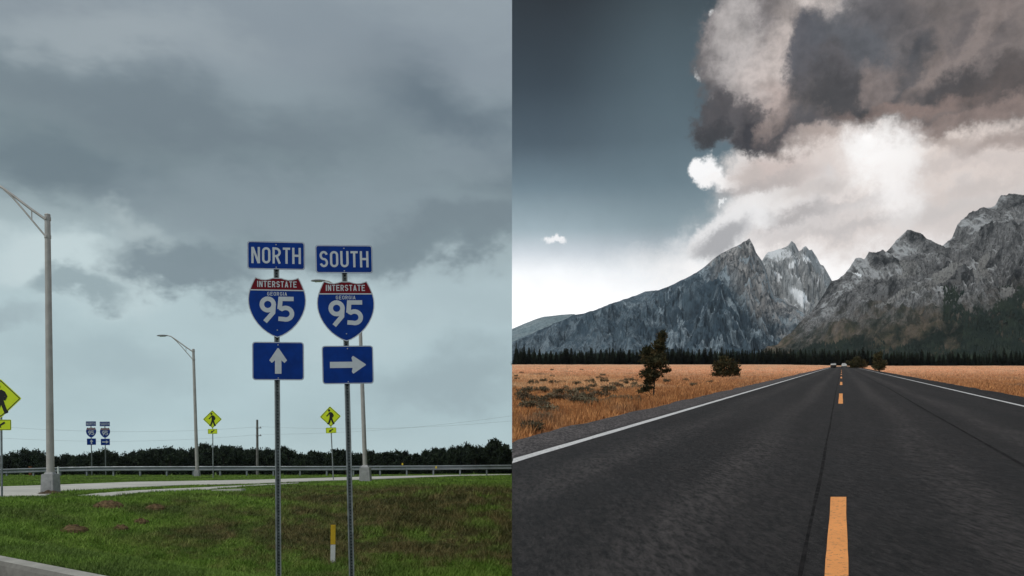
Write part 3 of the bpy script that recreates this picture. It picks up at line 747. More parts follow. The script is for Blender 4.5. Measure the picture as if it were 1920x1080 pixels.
# ------------------------------------------------------------------ lettering drawn as strokes of even width
def arc(cx, cy, rx, ry, a0, a1, n=10):
    return [(cx + rx * math.cos(R(a0 + (a1 - a0) * i / n)), cy + ry * math.sin(R(a0 + (a1 - a0) * i / n))) for i in range(n + 1)]
def glyph(ch, w, a):
    # box w x 1, half stroke a; list of (points, closed)
    r = w / 2 - a; c = w / 2; rr = min(r, .5 - a)
    top, bot = 1 - a, a
    if ch == 'N': return [([(a, 0), (a, 1)], 0), ([(a + a * .3, 1 - a * .2), (w - a * 1.3, a * .2)], 0), ([(w - a, 0), (w - a, 1)], 0)]
    if ch == 'O': return [(arc(c, 1 - a - rr, r, rr, 180, 0) + arc(c, a + rr, r, rr, 0, -180), 1)]
    if ch == 'R':
        q = .235
        return [([(a, 0), (a, 1)], 0), ([(a, top)] + arc(w - a - q, top - q, q, q, 90, -90, 10) + [(a, top - 2 * q)], 0), ([(w * .48, top - 2 * q), (w - a, 0)], 0)]
    if ch == 'T': return [([(0, top), (w, top)], 0), ([(c, 0), (c, 1 - 2 * a)], 0)]
    if ch == 'H': return [([(a, 0), (a, 1)], 0), ([(w - a, 0), (w - a, 1)], 0), ([(2 * a, .51), (w - 2 * a, .51)], 0)]
    if ch == 'I': return [([(c, 0), (c, 1)], 0)]
    if ch == 'E': return [([(a, 0), (a, 1)], 0), ([(2 * a, top), (w, top)], 0), ([(2 * a, bot), (w, bot)], 0), ([(2 * a, .52), (w * .85, .52)], 0)]
    if ch == 'U': return [([(a, 1), (a, a + rr)] + arc(c, a + rr, r, rr, 180, 360)[1:] + [(w - a, 1)], 0)]
    if ch == 'A': return [([(a * .8, 0), (c, 1 - a * .3)], 0), ([(c, 1 - a * .3), (w - a * .8, 0)], 0), ([(w * .24, .27), (w * .76, .27)], 0)]
    if ch == 'G': return [(arc(c, 1 - a - rr, r, rr, 15, 180) + arc(c, a + rr, r, rr, 180, 360) + [(w - a, .47), (c, .47)], 0)]
    if ch == 'S':
        q = (1 - 2 * a) / 4
        return [(arc(c, top - q, r, q, 15, 180, 10) + arc(c, top - q, r, q, 180, 262, 5)[1:] + arc(c, bot + q, r, q, 82, 0, 5) + arc(c, bot + q, r, q, 0, -165, 10)[1:], 0)]
    if ch == '9':
        cy = 1 - a - r
        return [(arc(c, cy, r, r, 0, 360, 20)[:-1], 1), ([(w - a * 1.12, cy - r * .35), (w * .82, .36), (w * .33, -.01)], 0)]
    if ch == '5':
        q = min(r, .29)
        return [([(w * .97, top), (w * .17, top), (w * .11, .50)], 0), ([(w * .11, .555)] + arc(w - a - q * 1.06, a + q, q * 1.06, q, 125, -110, 16) + [(0.02, .115)], 0)]
    return []
def text(mb, s, x0, z0, h, ws, a, gap, y, mi=0):
    # ws: width of each letter as a share of h
    x = x0; k = 0
    for ch in s:
        w = ws.get(ch, ws['*'])
        for pts, closed in glyph(ch, w, a):
            mb.ribbon([(x + px * h, z0 + pz * h) for px, pz in pts], 2 * a * h, y - .0003 * (k % 5), mi=mi, closed=bool(closed)); k += 1
        x += (w + gap) * h
    return x - gap * h
def text_w(s, h, ws, gap): return sum(ws.get(c, ws['*']) for c in s) * h + gap * h * (len(s) - 1)
def rrect(w, h, r, cx=0, cz=0, n=5):
    o = []
    for sx, sz, a0 in ((1, 1, 0), (-1, 1, 90), (-1, -1, 180), (1, -1, 270)):
        o += [(cx + sx * (w / 2 - r) + r * math.cos(R(a0 + 90 * i / n)), cz + sz * (h / 2 - r) + r * math.sin(R(a0 + 90 * i / n))) for i in range(n + 1)]
    return o
def ring(mb, poly, inset, y, mi=0):
    # closed outline band just inside poly
    n = len(poly); p = [Vector(q) for q in poly]; c = sum(p, Vector((0, 0))) / n; inn = []
    for i in range(n):
        d0 = p[i] - p[i - 1]; d1 = p[(i + 1) % n] - p[i]
        d0 = d0.normalized() if d0.length > 1e-9 else d1.normalized(); d1 = d1.normalized() if d1.length > 1e-9 else d0
        n0 = Vector((-d0.y, d0.x)); n1 = Vector((-d1.y, d1.x)); m = (n0 + n1).normalized()
        if m.dot(c - p[i]) < 0 and n0.dot(c - p[i]) < 0: m = -m
        inn.append(p[i] + m * (inset / max(.5, abs(m.dot(n0)))))
    vs = [(q.x, y, q.y) for q in p] + [(q.x, y, q.y) for q in inn]
    mb.add(vs, [(i, (i + 1) % n, n + (i + 1) % n, n + i) for i in range(n)], mi)
def bolt1(par, x, z, y):
    mb = MB(); mb.tube([(x, y + .002, z), (x, y - .006, z)], [.011, .009], 8); return mb.build('bolt', M['bolt'], par)

# ------------------------------------------------------------------ route sign assemblies
def panel_banner(word, par, cx, cz, yf):
    w, h = .905, .45
    mb = MB(); mb.plate(rrect(w, h, .045, cx, cz), yf, .004, 0, 1); p = mb.build('direction_panel', [M['sign_blue'], M['sign_back']], par)
    b = MB(); ring(b, rrect(w - .008, h - .008, .042, cx, cz), .011, yf - .0012); b.build('border', M['sign_white'], p)
    t = MB(); H = .262
    ws = {'N': .52, 'O': .50, 'R': .50, 'T': .44, 'H': .52, '*': .50}; g = .125
    tw = text_w(word, H, ws, g); text(t, word, cx - tw / 2, cz - H / 2, H, ws, .068, g, yf - .0016); t.build('lettering', M['sign_white'], p)
    bolt1(p, cx, cz + .175, yf); bolt1(p, cx, cz - .19, yf)
    return p
SH = [(0, -.012), (2.5, -.30), (5, -1.05), (7.2, -1.45), (9.5, -1.30), (11.6, -.75), (13.35, 0), (14.6, 2.3), (15.9, 5.2), (17.1, 8.4), (17.75, 11.2), (18, 14.2), (17.85, 17.2), (17.3, 20.0), (16.2, 23.2), (14.5, 26.6), (12.2, 29.9), (9.3, 33.0), (6.2, 35.4), (3.2, 37.2), (0, 38.4)]
def shield_outline(k=1.0, dz=0.0):
    pr = [(x, (-z if i > 6 or i == 0 else z)) for i, (x, z) in enumerate(SH)]
    pr = [(x, -abs(z) if i else -.35) for i, (x, z) in enumerate(SH)]
    half = pr
    pts = [(-x, z) for x, z in half[1:-1]] ; pts = pts + [half[-1]] + [(x, z) for x, z in half[1:-1]][::-1] + [half[0]]
    return [(x * k, (z + 19) * k - 0 + dz) for x, z in pts]
def panel_shield(par, cx, cz, yf):
    s = .915 / 36.0
    out = [(x * s + cx, z * s + cz) for x, z in shield_outline()]
    mb = MB(); mb.plate(out[::-1], yf, .004, 0, 1); p = mb.build('shield_panel', [M['sign_blue'], M['sign_back']], par)
    b = MB(); ring(b, out[::-1], .014, yf - .0030); b.build('border', M['sign_white'], p)
    # red crown, white rule
    zc = cz + (19 - 7.9) * s
    up = [q for q in out if q[1] > zc + .004]
    c = (cx, cz)
    up.sort(key=lambda q: math.atan2(q[1] - zc + .02, q[0] - cx))
    xr = np.interp(7.9, [q[1] for q in SH[6:14]], [q[0] for q in SH[6:14]]) * s
    red = [(cx - xr, zc), (cx + xr, zc)] + up
    r = MB(); r.add([(x, yf - .0012, z) for x, z in red], [tuple(range(len(red)))]); r.build('red_band', M['sign_red'], p)
    l = MB(); l.ribbon([(cx - xr - .004, zc - .008), (cx + xr + .004, zc - .008)], .018, yf - .0022); l.build('white_rule', M['sign_white'], p)
    t = MB(); g = .16; ws = {'I': .16, '*': .54, 'T': .50}
    tw = text_w('INTERSTATE', .098, ws, g); text(t, 'INTERSTATE', cx - tw / 2, cz + (19 - 6.35) * s, .098, ws, .078, g, yf - .0026)
    ws = {'I': .14, '*': .62}
    tw = text_w('GEORGIA', .060, ws, .22); text(t, 'GEORGIA', cx - tw / 2, cz + (19 - 11.7) * s, .060, ws, .075, .22, yf - .0016)
    t.build('lettering', M['sign_white'], p)
    n = MB(); ws = {'*': .64}; H = .405; tw = text_w('95', H, ws, .07); text(n, '95', cx - tw / 2 - .004, cz + (19 - 28.2) * s, H, ws, .088, .07, yf - .0016); n.build('route_number', M['sign_white'], p)
    bolt1(p, cx, cz + (19 - 33.6) * s, yf); bolt1(p, cx, cz + (19 - 3.2) * s, yf)
    return p
def panel_arrow(direction, par, cx, cz, yf):
    w, h = .815, .618
    mb = MB(); mb.plate(rrect(w, h, .05, cx, cz), yf, .004, 0, 1); p = mb.build('arrow_panel', [M['sign_blue'], M['sign_back']], par)
    b = MB(); ring(b, rrect(w - .008, h - .008, .047, cx, cz), .011, yf - .0012); b.build('border', M['sign_white'], p)
    if direction == 'up':
        ar = [(-.051, -.205), (.051, -.205), (.051, .012), (.100, -.030), (.140, .012), (.010, .208), (-.010, .208), (-.140, .012), (-.100, -.030), (-.051, .012)]
    else:
        ar = [(-.285, -.050), (.075, -.050), (.060, -.115), (.085, -.145), (.285, -.008), (.285, .008), (.085, .145), (.060, .115), (.075, .050), (-.285, .050)]
    a = MB(); a.add([(cx + x, yf - .0016, cz + z) for x, z in ar], [tuple(range(len(ar)))]); a.build('arrow', M['sign_white'], p)
    bolt1(p, cx, cz + .262, yf); bolt1(p, cx, cz - .275, yf)
    return p
def channel_post(par, h, w=.088):
    # punched U-channel post: two flanges and a web, with a row of holes
    d = .042; t = .005
    prof = [(-w / 2, 0), (-w * .28, 0), (-w * .20, d), (w * .20, d), (w * .28, 0), (w / 2, 0)]
    mb = MB(); bot, top = -.45, h
    for i in range(5):
        (x0, y0), (x1, y1) = prof[i], prof[i + 1]
        n = Vector((-(y1 - y0), x1 - x0)).normalized() * t
        vs = []
        for z in (bot, top):
            vs += [(x0, y0, z), (x1, y1, z), (x1 + n.x, y1 + n.y, z), (x0 + n.x, y0 + n.y, z)]
        mb.add(vs, [(3, 2, 1, 0), (4, 5, 6, 7), (0, 1, 5, 4), (1, 2, 6, 5), (2, 3, 7, 6), (3, 0, 4, 7)])
    z = .06
    while z < h - .02:
        c = [(.0115 * math.cos(R(k * 45)), d - .0012, z + .0115 * math.sin(R(k * 45))) for k in range(8)]
        mb.add(c, [tuple(range(8))[::-1]], 1); z += .0508
    return mb.build('post', [M['post'], M['hole']], par)
def route_sign(word, direction, px_top, py_top, px_bot, D, yaw, label, group, zbase):
    # py_top: row of the banner's upper edge; the post leans from px_bot (row 1080 or base) to px_top
    zt = EYE + (HY - py_top) / F * D
    pb = (px_bot - 960) / F * D
    o = thing('route_sign', label, 'road sign', (pb, D, zbase), (0, 0, R(yaw)), group)
    H = zt - zbase
    lean = math.atan(((px_bot - px_top) / F * D) / H); o.rotation_euler = (0, -lean, R(yaw))
    channel_post(o, H - .06)
    yf = -.012
    # spacing between panels read off the photograph (metres below the banner's top)
    panel_banner(word, o, 0, H - .225, yf)
    panel_shield(o, .010, H - 1.06, yf)
    panel_arrow(direction, o, .020, H - 1.932, yf)
    return o
GZ = float(zl(-3.8, 13.4))
s1 = route_sign('NORTH', 'up', 518, 453.5, 522.5, 13.3, 6.5, 'tall blue NORTH sign with route shield and up arrow, on the near left post', 'route signs', GZ)
s2 = route_sign('SOUTH', 'right', 645, 460.5, 660, 13.3, 6.5, 'tall blue SOUTH sign with route shield and right arrow, on the near right post', 'route signs', float(zl(-2.6, 13.3)))
for src, px, pyt, D, lab in ((s1, 171, 790, 78.0, 'small distant NORTH sign with up arrow standing behind the guardrail'), (s2, 197, 790.5, 78.0, 'small distant SOUTH sign with right arrow standing behind the guardrail')):
    c = copy_tree(src); c['label'] = lab
    H = (EYE + (HY - pyt) / F * D) ; Hs = (EYE + (HY - (453.5 if src is s1 else 460.5)) / F * 13.3) - src.location.z
    c.location = ((px + 1.5 - 960) / F * D, D, H - Hs); c.rotation_euler = (0, R(-1.0), R(10))

# ------------------------------------------------------------------ pedestrian crossing signs
def ped_sign(px, py_top, py_base, D, label, lean=0.0, yaw=8):
    X = (px - 960) / F * D; zb = EYE + (HY - py_base) / F * D; H = (py_base - py_top) / F * D
    o = thing('crossing_sign', label, 'road sign', (X, D, zb), (0, -R(lean), R(yaw)), 'pedestrian crossing signs')
    mb = MB(); mb.tube([(0, .035, -.4), (0, .035, H - .35)], .030, 8); mb.build('post', M['post'], o)
    s = .555; cz = H - s
    dia = []
    for k, (x, z) in enumerate(((0, s), (-s, 0), (0, -s), (s, 0))):
        t = Vector((x, z)).normalized(); u = Vector((-t.y, t.x))
        dia += [Vector((x, z)) - t * .035 - u * .035, Vector((x, z)) - t * .012, Vector((x, z)) - t * .035 + u * .035]
    dia = [(q.x, q.y + cz) for q in dia]
    mb = MB(); mb.plate(dia, 0, .005, 0, 1); p = mb.build('diamond_panel', [M['sign_lime'], M['sign_back']], o)
    din = [(x * .945, (z - cz) * .945 + cz) for x, z in dia]
    b = MB(); ring(b, din, .024, -.0015); b.build('border', M['sign_black'], p)
    f = MB(); y = -.0025
    f.add([(.035 + .062 * math.cos(R(a * 30)), y, cz + .325 + .070 * math.sin(R(a * 30))) for a in range(12)], [tuple(range(12))[::-1]]) if False else f.add([(-.055 + .058 * math.cos(R(a * 30)), y, cz + .325 + .066 * math.sin(R(a * 30))) for a in range(12)], [tuple(range(12))])
    f.add([(x, y - .0004, cz + z) for x, z in ((-.07, .235), (.04, .245), (.105, .20), (.115, .05), (.075, -.06), (-.045, -.06), (-.05, .10))], [tuple(range(7))])
    f.ribbon([(.0, -.03), (-.035, -.19), (-.115, -.40)], .095, y - .0008); f.ribbon([(-.10, -.385), (-.19, -.385)], .05, y - .0012)
    f.ribbon([(.03, -.03), (.075, -.20), (.155, -.42)], .095, y - .0016); f.ribbon([(.13, -.405), (.20, -.36)], .05, y - .002)
    f.ribbon([(-.04, .20), (-.15, .07), (-.21, .02)], .058, y - .0024); f.ribbon([(.09, .19), (.155, .06), (.10, -.05)], .055, y - .0028)
    for i in range(12, len(f.v)):
        if i >= 19: f.v[i] = (f.v[i][0], f.v[i][1], f.v[i][2] + cz)
    f.build('walking_figure', M['sign_black'], p)
    bolt1(p, 0, cz + .47, 0); bolt1(p, 0, cz - .47, 0)
    cz2 = cz - s - .185
    mb = MB(); mb.plate(rrect(.55, .30, .03, 0, cz2), 0, .005, 0, 1); p2 = mb.build('arrow_plaque', [M['sign_lime'], M['sign_back']], o)
    b = MB(); ring(b, rrect(.53, .28, .026, 0, cz2), .013, -.0015); b.build('border', M['sign_black'], p2)
    a = MB(); v = Vector((-.77, -.5)).normalized(); u = Vector((-v.y, v.x)); 
    pts = [(-.13, .028), (.02, .028), (.02, .075), (.15, 0), (.02, -.075), (.02, -.028), (-.13, -.028)]
    a.add([((v * t + u * w).x, -.002, cz2 + (v * t + u * w).y) for t, w in pts], [tuple(range(7))]); a.build('arrow', M['sign_black'], p2)
    return o
ped_sign(2.5, 710, 930, 23.0, 'large yellow-green walking pedestrian sign beside the near lamp post at the far left', 0.5)
ped_sign(399.5, 769, 897, 50.0, 'small yellow-green pedestrian diamond sign just right of the middle lamp post', .6)
ped_sign(625, 761.5, 899, 44.0, 'yellow-green pedestrian diamond sign standing between the two tall blue route signs', 2.6)

# ------------------------------------------------------------------ street lamps
def lamp(px_top, py_top, px_base, py_base, D, label, ped_h=.57, ped_w=.44, mulch=False):
    X = (px_base - 960) / F * D; zb = EYE + (HY - py_base) / F * D; H = (py_base - py_top) / F * D
    lean = math.atan((px_base - px_top) / (py_base - py_top))
    o = thing('street_lamp', label, 'street lamp', (X, D, zb), (0, -lean, 0), 'street lamps along the path')
    mb = MB(); mb.tube([(0, 0, ped_h - .05), (0, 0, H * .5), (0, 0, H)], [.115, .100, .082], 16); mb.tube([(0, 0, H), (0, 0, H + .03)], [.09, .07], 16); mb.build('pole', M['pole'], o, True)
    mb = MB()
    mb.box((0, 0, ped_h * .37), (ped_w, ped_w, ped_h * .74 + .3), 0, .02, .90); mb.box((0, 0, ped_h * .87 + .08), (ped_w * .86, ped_w * .86, ped_h * .26), 0, .015, .52); mb.box((0, -ped_w * .47, ped_h * .40), (ped_w * .5, .02, ped_h * .42), 0, .005)
    mb.build('pedestal', M['pedestal'], o)
    for z in (H - .12, H - .68):
        mb = MB(); mb.tube([(0, 0, z - .05), (0, 0, z + .05)], .098, 16); mb.box((.0, -.10, z), (.05, .03, .07)); mb.box((0, .10, z), (.05, .03, .07))
        mb.build('clamp', M['pole'], o)
    mb = MB()
    mb.tube([(-.07, 0, H - .13), (-.5, 0, H + .18), (-1.0, 0, H + .57), (-1.36, 0, H + .84), (-1.5, 0, H + .93), (-1.72, 0, H + .985)], [.040, .040, .038, .036, .034, .032], 10)
    mb.tube([(-.07, 0, H - .66), (-.35, 0, H - .32), (-.75, 0, H + .17), (-1.1, 0, H + .58), (-1.34, 0, H + .80)], .028, 8)
    mb.tube([(-.49, 0, H + .17), (-.49, 0, H - .14)], .016, 6)
    mb.build('arm', M['pole'], o, True)
    mb = MB(); n = 12; prof = [(0, .035, .045), (.10, .07, .055), (.25, .16, .075), (.48, .17, .075), (.62, .13, .06), (.72, .05, .03)]; vs = []
    for t, wy, hz in prof:
        for k in range(n):
            a = 2 * math.pi * k / n; vs.append((-1.68 - t, wy * math.cos(a), H + .99 + hz * (math.sin(a) * (1 if math.sin(a) > 0 else .55)) - .02 + t * .02))
    mb.add(vs, [(i * n + k, (i + 1) * n + k, (i + 1) * n + (k + 1) % n, i * n + (k + 1) % n) for i in range(5) for k in range(n)] + [tuple(range(n)), tuple(range(5 * n, 6 * n))[::-1]])
    hd = mb.build('lamp_head', M['lamp_head'], o, True)
    mb = MB(); mb.box((-2.05, 0, H + .94), (.36, .22, .02), 0, .008); mb.build('lens', M['lens'], hd)
    return o
L1 = lamp(89.0, 403, 95, 923, 25.6, 'big grey street lamp in front, its arm leaving the picture at upper left', .57, .43)
L2 = lamp(362.5, 655, 370, 893, 55.0, 'smallest street lamp, whole arm and head visible against pale cloud', .36, .34)
L3 = lamp(673.5, 560, 685.5, 900, 41.5, 'street lamp partly hidden behind the tall blue SOUTH sign', .68, .56)

# dirt collar round the foot of the front lamp
def clod(name, label, cat, px, py, D, w, d, h, mat, seed, group=None, zoff=0.0):
    X = (px - 960) / F * D; Z = float(zl(X, D)) + zoff
    n, m = 30, 9; vs = []; fs = []
    for j in range(m):
        for i in range(n):
            a = 2 * math.pi * i / n; r = j / (m - 1)
            k = .78 + .45 * float(fbm(np.array([math.cos(a) * 1.5 + seed]), np.array([math.sin(a) * 1.5 + seed]), 3, seed)[0])
            x = w / 2 * r * k * math.cos(a); y = d / 2 * r * k * math.sin(a)
            z = h * (1 - r ** 2.2) * (.45 + 1.1 * float(fbm(np.array([x / w * 7 + seed]), np.array([y / d * 7]), 3, seed + 3)[0])) - (.06 if j == m - 1 else 0)
            vs.append((x, y, z))
    for j in range(m - 1):
        for i in range(n): fs.append((j * n + i, j * n + (i + 1) % n, (j + 1) * n + (i + 1) % n, (j + 1) * n + i))
    # loose stalks thrown over it
    rr = random.Random(seed)
    for q in range(int(90 * max(.4, w))):
        a = rr.random() * 6.28; r = rr.random() ** .6; x, y = w / 2 * r * math.cos(a), d / 2 * r * math.sin(a); z = h * (1 - r * r) * .8
        b = rr.random() * 6.28; ln = .05 + rr.random() * .12; u = Vector((math.cos(b), math.sin(b), rr.random() * .7)) * ln; k = len(vs)
        vs += [(x, y, z), (x + .008, y, z + .008), (x + u.x, y + u.y, z + u.z)]; fs.append((k, k + 1, k + 2))
    mb = MB(); mb.add(vs, fs); o = mb.build(name, mat, None); o.location = (X, D, Z)
    return tag(o, label, cat, group)
clod('dirt_ring', 'ring of brown dirt and mulch around the foot of the front street lamp', 'dirt', 95.5, 926, 25.35, .78, .7, .10, M['mulch'], 5)
M['thatch'] = simple('dead_grass_clippings', (.120, .080, .042), .95, .1, 0, .5, 14, rgb(.045, .038, .022), .9)
for i, (px, py, w, h, lab) in enumerate([(202, 950, .78, .13, 'brown heap of dead grass on the lawn below the pavement strip'), (291, 953, .52, .10, 'brown grass heap further right, below the broken pavement'),
                                         (138, 995, .62, .10, 'largest front heap of brown dead grass, midway between kerb and street lamp'), (226, 992, .38, .09, 'small brown tuft heap beside the larger front heap'),
                                         (265, 980, .36, .08, 'dark low heap of cut grass in the greener dip of the verge')]):
    # walk the ray out to the ground
    D = 6.0
    while EYE + (HY - py) / F * D > float(zl((px - 960) / F * D, D)) and D < 60: D += .05
    clod('grass_heap', lab, 'grass heap', px, py, D, w, w * .9, h, M['thatch'], 20 + i, 'heaps of dead grass on the verge')
# broken piece of pavement
mb = MB()
pl = [(0, 0), (.5, -.14), (1.02, -.10), (1.10, .12), (.72, .30), (.1, .22)]
vs = [(x, y, .075 + .03 * x) for x, y in pl] + [(x * 1.02, y * 1.02, -.05) for x, y in pl]; n = len(pl)
mb.add(vs, [tuple(range(n))] + [(i, n + i, n + (i + 1) % n, (i + 1) % n) for i in range(n)]); o = mb.build('concrete_piece', M['path']); D = 27.2
o.location = ((396 - 960) / F * D, D, float(zl(-9.9, D)) - .01)
tag(o, 'broken pale concrete piece lying in grass at the end of the pavement', 'concrete')

# marker stake
D = 17.0; X = (624 - 960) / F * D; zb = float(zl(X, D)); ztop = EYE + (HY - 984) / F * D
o = thing('marker_stake', 'short flat stake with yellow top and white foot between the blue sign posts', 'marker', (X, D, zb), (0, R(.6), R(12)))
h = ztop - zb
mb = MB(); mb.box((0, 0, h * .24 - .1), (.098, .014, h * .48 + .2), 0, .004); mb.build('stake', M['stake_white'], o)
mb = MB(); mb.box((0, 0, h * .74), (.100, .016, h * .52), 0, .004); mb.box((0, -.0095, h * .97), (.03, .004, .03)); mb.build('yellow_sleeve', M['stake_yellow'], o)

# ------------------------------------------------------------------ guardrail
def w_rail(par, pts, mat):
    prof = [(-.155, .018), (-.125, .0), (-.085, .0), (-.035, .075), (.0, .082), (.035, .075), (.085, .0), (.125, .0), (.155, .018)]
    mb = MB(); vs = []; n = len(prof)
    for (x, y, z) in pts:
        for pz, py in prof: vs.append((x, y - .06 + py * .9, z + pz))
    for (x, y, z) in pts:
        for pz, py in prof: vs.append((x, y - .054 + py * .9, z + pz))
    N = len(pts)
    fs = [(i * n + k, (i + 1) * n + k, (i + 1) * n + k + 1, i * n + k + 1) for i in range(N - 1) for k in range(n - 1)]
    fs += [tuple(q + N * n for q in f)[::-1] for f in fs]
    fs += [(i * n + k, N * n + i * n + k, N * n + (i + 1) * n + k, (i + 1) * n + k) for i in range(N - 1) for k in (0, n - 1)]
    mb.add(vs, fs)
    for i in range(0, N - 1, 2):  # splice laps
        x, y, z = pts[i]
        for dz in (-.1, .1):
            for dx in (-.1, .1): mb.tube([(x + dx, y - .058, z + dz), (x + dx, y - .072, z + dz)], .014, 6)
    return mb.build('rail', mat, par)
g = thing('guardrail', 'long galvanised steel guardrail crossing the whole verge in front of the dark trees', 'guardrail', (0, 0, 0))
cx = [-300, -60, 0, 60, 120, 180, 250, 400, 600, 800, 958]; cm = [886, 884, 883.6, 882, 880, 879, 878.6, 878.4, 878.2, 877, 875.6]; cD = [57] * 11
pts = []
for q in np.arange(-300, 958, 12.5):
    D = float(np.interp(q, cx, [52, 55, 56, 56.5, 57, 57, 57, 57, 57, 57.5, 58])); pts.append((min((q - 960) / F * D, -.03), D, EYE + (HY - float(np.interp(q, cx, cm))) / F * D))
pts[-1] = (-.03, 58, EYE + (HY - 875.6) / F * 58)
w_rail(g, pts, M['steel'])
for i in range(1, len(pts), 4):
    x, y, z = pts[i]; zb = float(zl(x, y)) - .3
    mb = MB(); mb.box((x, y + .045, (z + .12 + zb) / 2), (.012, .12, z + .12 - zb)); mb.box((x, y + .105, (z + .12 + zb) / 2), (.10, .010, z + .12 - zb)); mb.box((x, y - .014, (z + .12 + zb) / 2), (.10, .010, z + .12 - zb))
    mb.build('post', M['steel'], g)
for i, px in enumerate((755, 818)):
    D = 57.3; zc = EYE + (HY - float(np.interp(px, cx, cm))) / F * D
    mb = MB(); mb.box((( px - 960) / F * D, D - .09, zc + (.26 if i == 0 else .02)), (.11, .03, .16), 0, .01); mb.build('reflector', M['reflector'], g)
mb = MB(); D = 56.8; mb.tube([((108 - 960) / F * D, D + .1, EYE + (HY - 890) / F * D), ((107.5 - 960) / F * D, D + .1, EYE + (HY - 875) / F * D)], .07, 10)
tag(mb.build('marker_post', M['stake_white']), 'short white round marker post poking above the guardrail beside the front lamp', 'marker')
mb = MB(); D = 58.5; x = (57 - 960) / F * D; mb.box((x, D, EYE - 1.0), (.16, .16, 1.2), 0, .01); mb.box((x, D, EYE - .38), (.20, .20, .05), 0, .01)
tag(mb.build('bollard', M['rust']), 'short rusty brown post standing behind the left end of the guardrail', 'post')

# ------------------------------------------------------------------ utility pole and wires
D = 130.0; X = (483 - 960) / F * D; zb = float(zl(X, D))
zt = EYE + (HY - 787) / F * D
o = thing('utility_pole', 'thin grey utility pole rising from the dark trees left of the NORTH sign post', 'utility pole', (X, D, zb), (0, R(-.25), 0))
mb = MB(); mb.tube([(0, 0, -.5), (0, 0, zt - zb)], [.26, .16], 12); mb.build('pole', M['wood_pole'], o, True)
for k, py in enumerate((802.5, 817)):
    z = EYE + (HY - py) / F * D - zb
    mb = MB(); mb.box((.25, -.12, z), (.9, .10, .12), 0, .01); mb.tube([(.55, -.12, z + .06), (.55, -.12, z + .22)], [.06, .04], 8); mb.build('bracket', M['wood_pole'], o)
    zz = z + .22 + zb; sag = 2.2
    for side_, x1, dy, dz in ((-1, -90, -14, (1.2, .6)[k]), (1, -.6, -6, (.6, 2.6)[k])):
        p = []
        for i in range(41):
            t = i / 40; p.append((X + .5 + (x1 - X) * t, D - .12 + dy * t, zz + dz * t - 4 * sag * (.45 if side_ > 0 else 1) * t * (1 - t) * .7))
        mb = MB(); mb.tube(p, .011, 5)
        tag(mb.build('power_line', M['wire']), ['upper', 'lower'][k] + ' grey overhead cable running %s from the utility pole' % ('left' if side_ < 0 else 'right'), 'cable', 'overhead power lines')

# ------------------------------------------------------------------ two cars far up the mountain road
M['car_white'] = simple('pale_car_paint', (.62, .60, .57), .3, .6, 0, .03, 2)
M['car_glass'] = simple('sky_reflecting_grey_glass', (.20, .21, .22), .2, .6)  # sky reflection painted in as a lighter grey base colour
M['tyre'] = simple('tyre_rubber', (.02, .02, .02), .9, .2)
M['rim'] = simple('wheel_rim', (.4, .4, .41), .4, .5, .6)
M['car_lamp'] = simple('headlamp_glass', (.75, .75, .72), .15, .6)
def lathe_y(mb, prof, x, z, n=14, mi=0):
    vs = [(x + r * math.cos(2 * math.pi * k / n), y, z + r * math.sin(2 * math.pi * k / n)) for y, r in prof for k in range(n)]
    mb.add(vs, [(i * n + k, (i + 1) * n + k, (i + 1) * n + (k + 1) % n, i * n + (k + 1) % n) for i in range(len(prof) - 1) for k in range(n)] + [tuple(range(n)), tuple(range((len(prof) - 1) * n, len(prof) * n))[::-1]], mi)
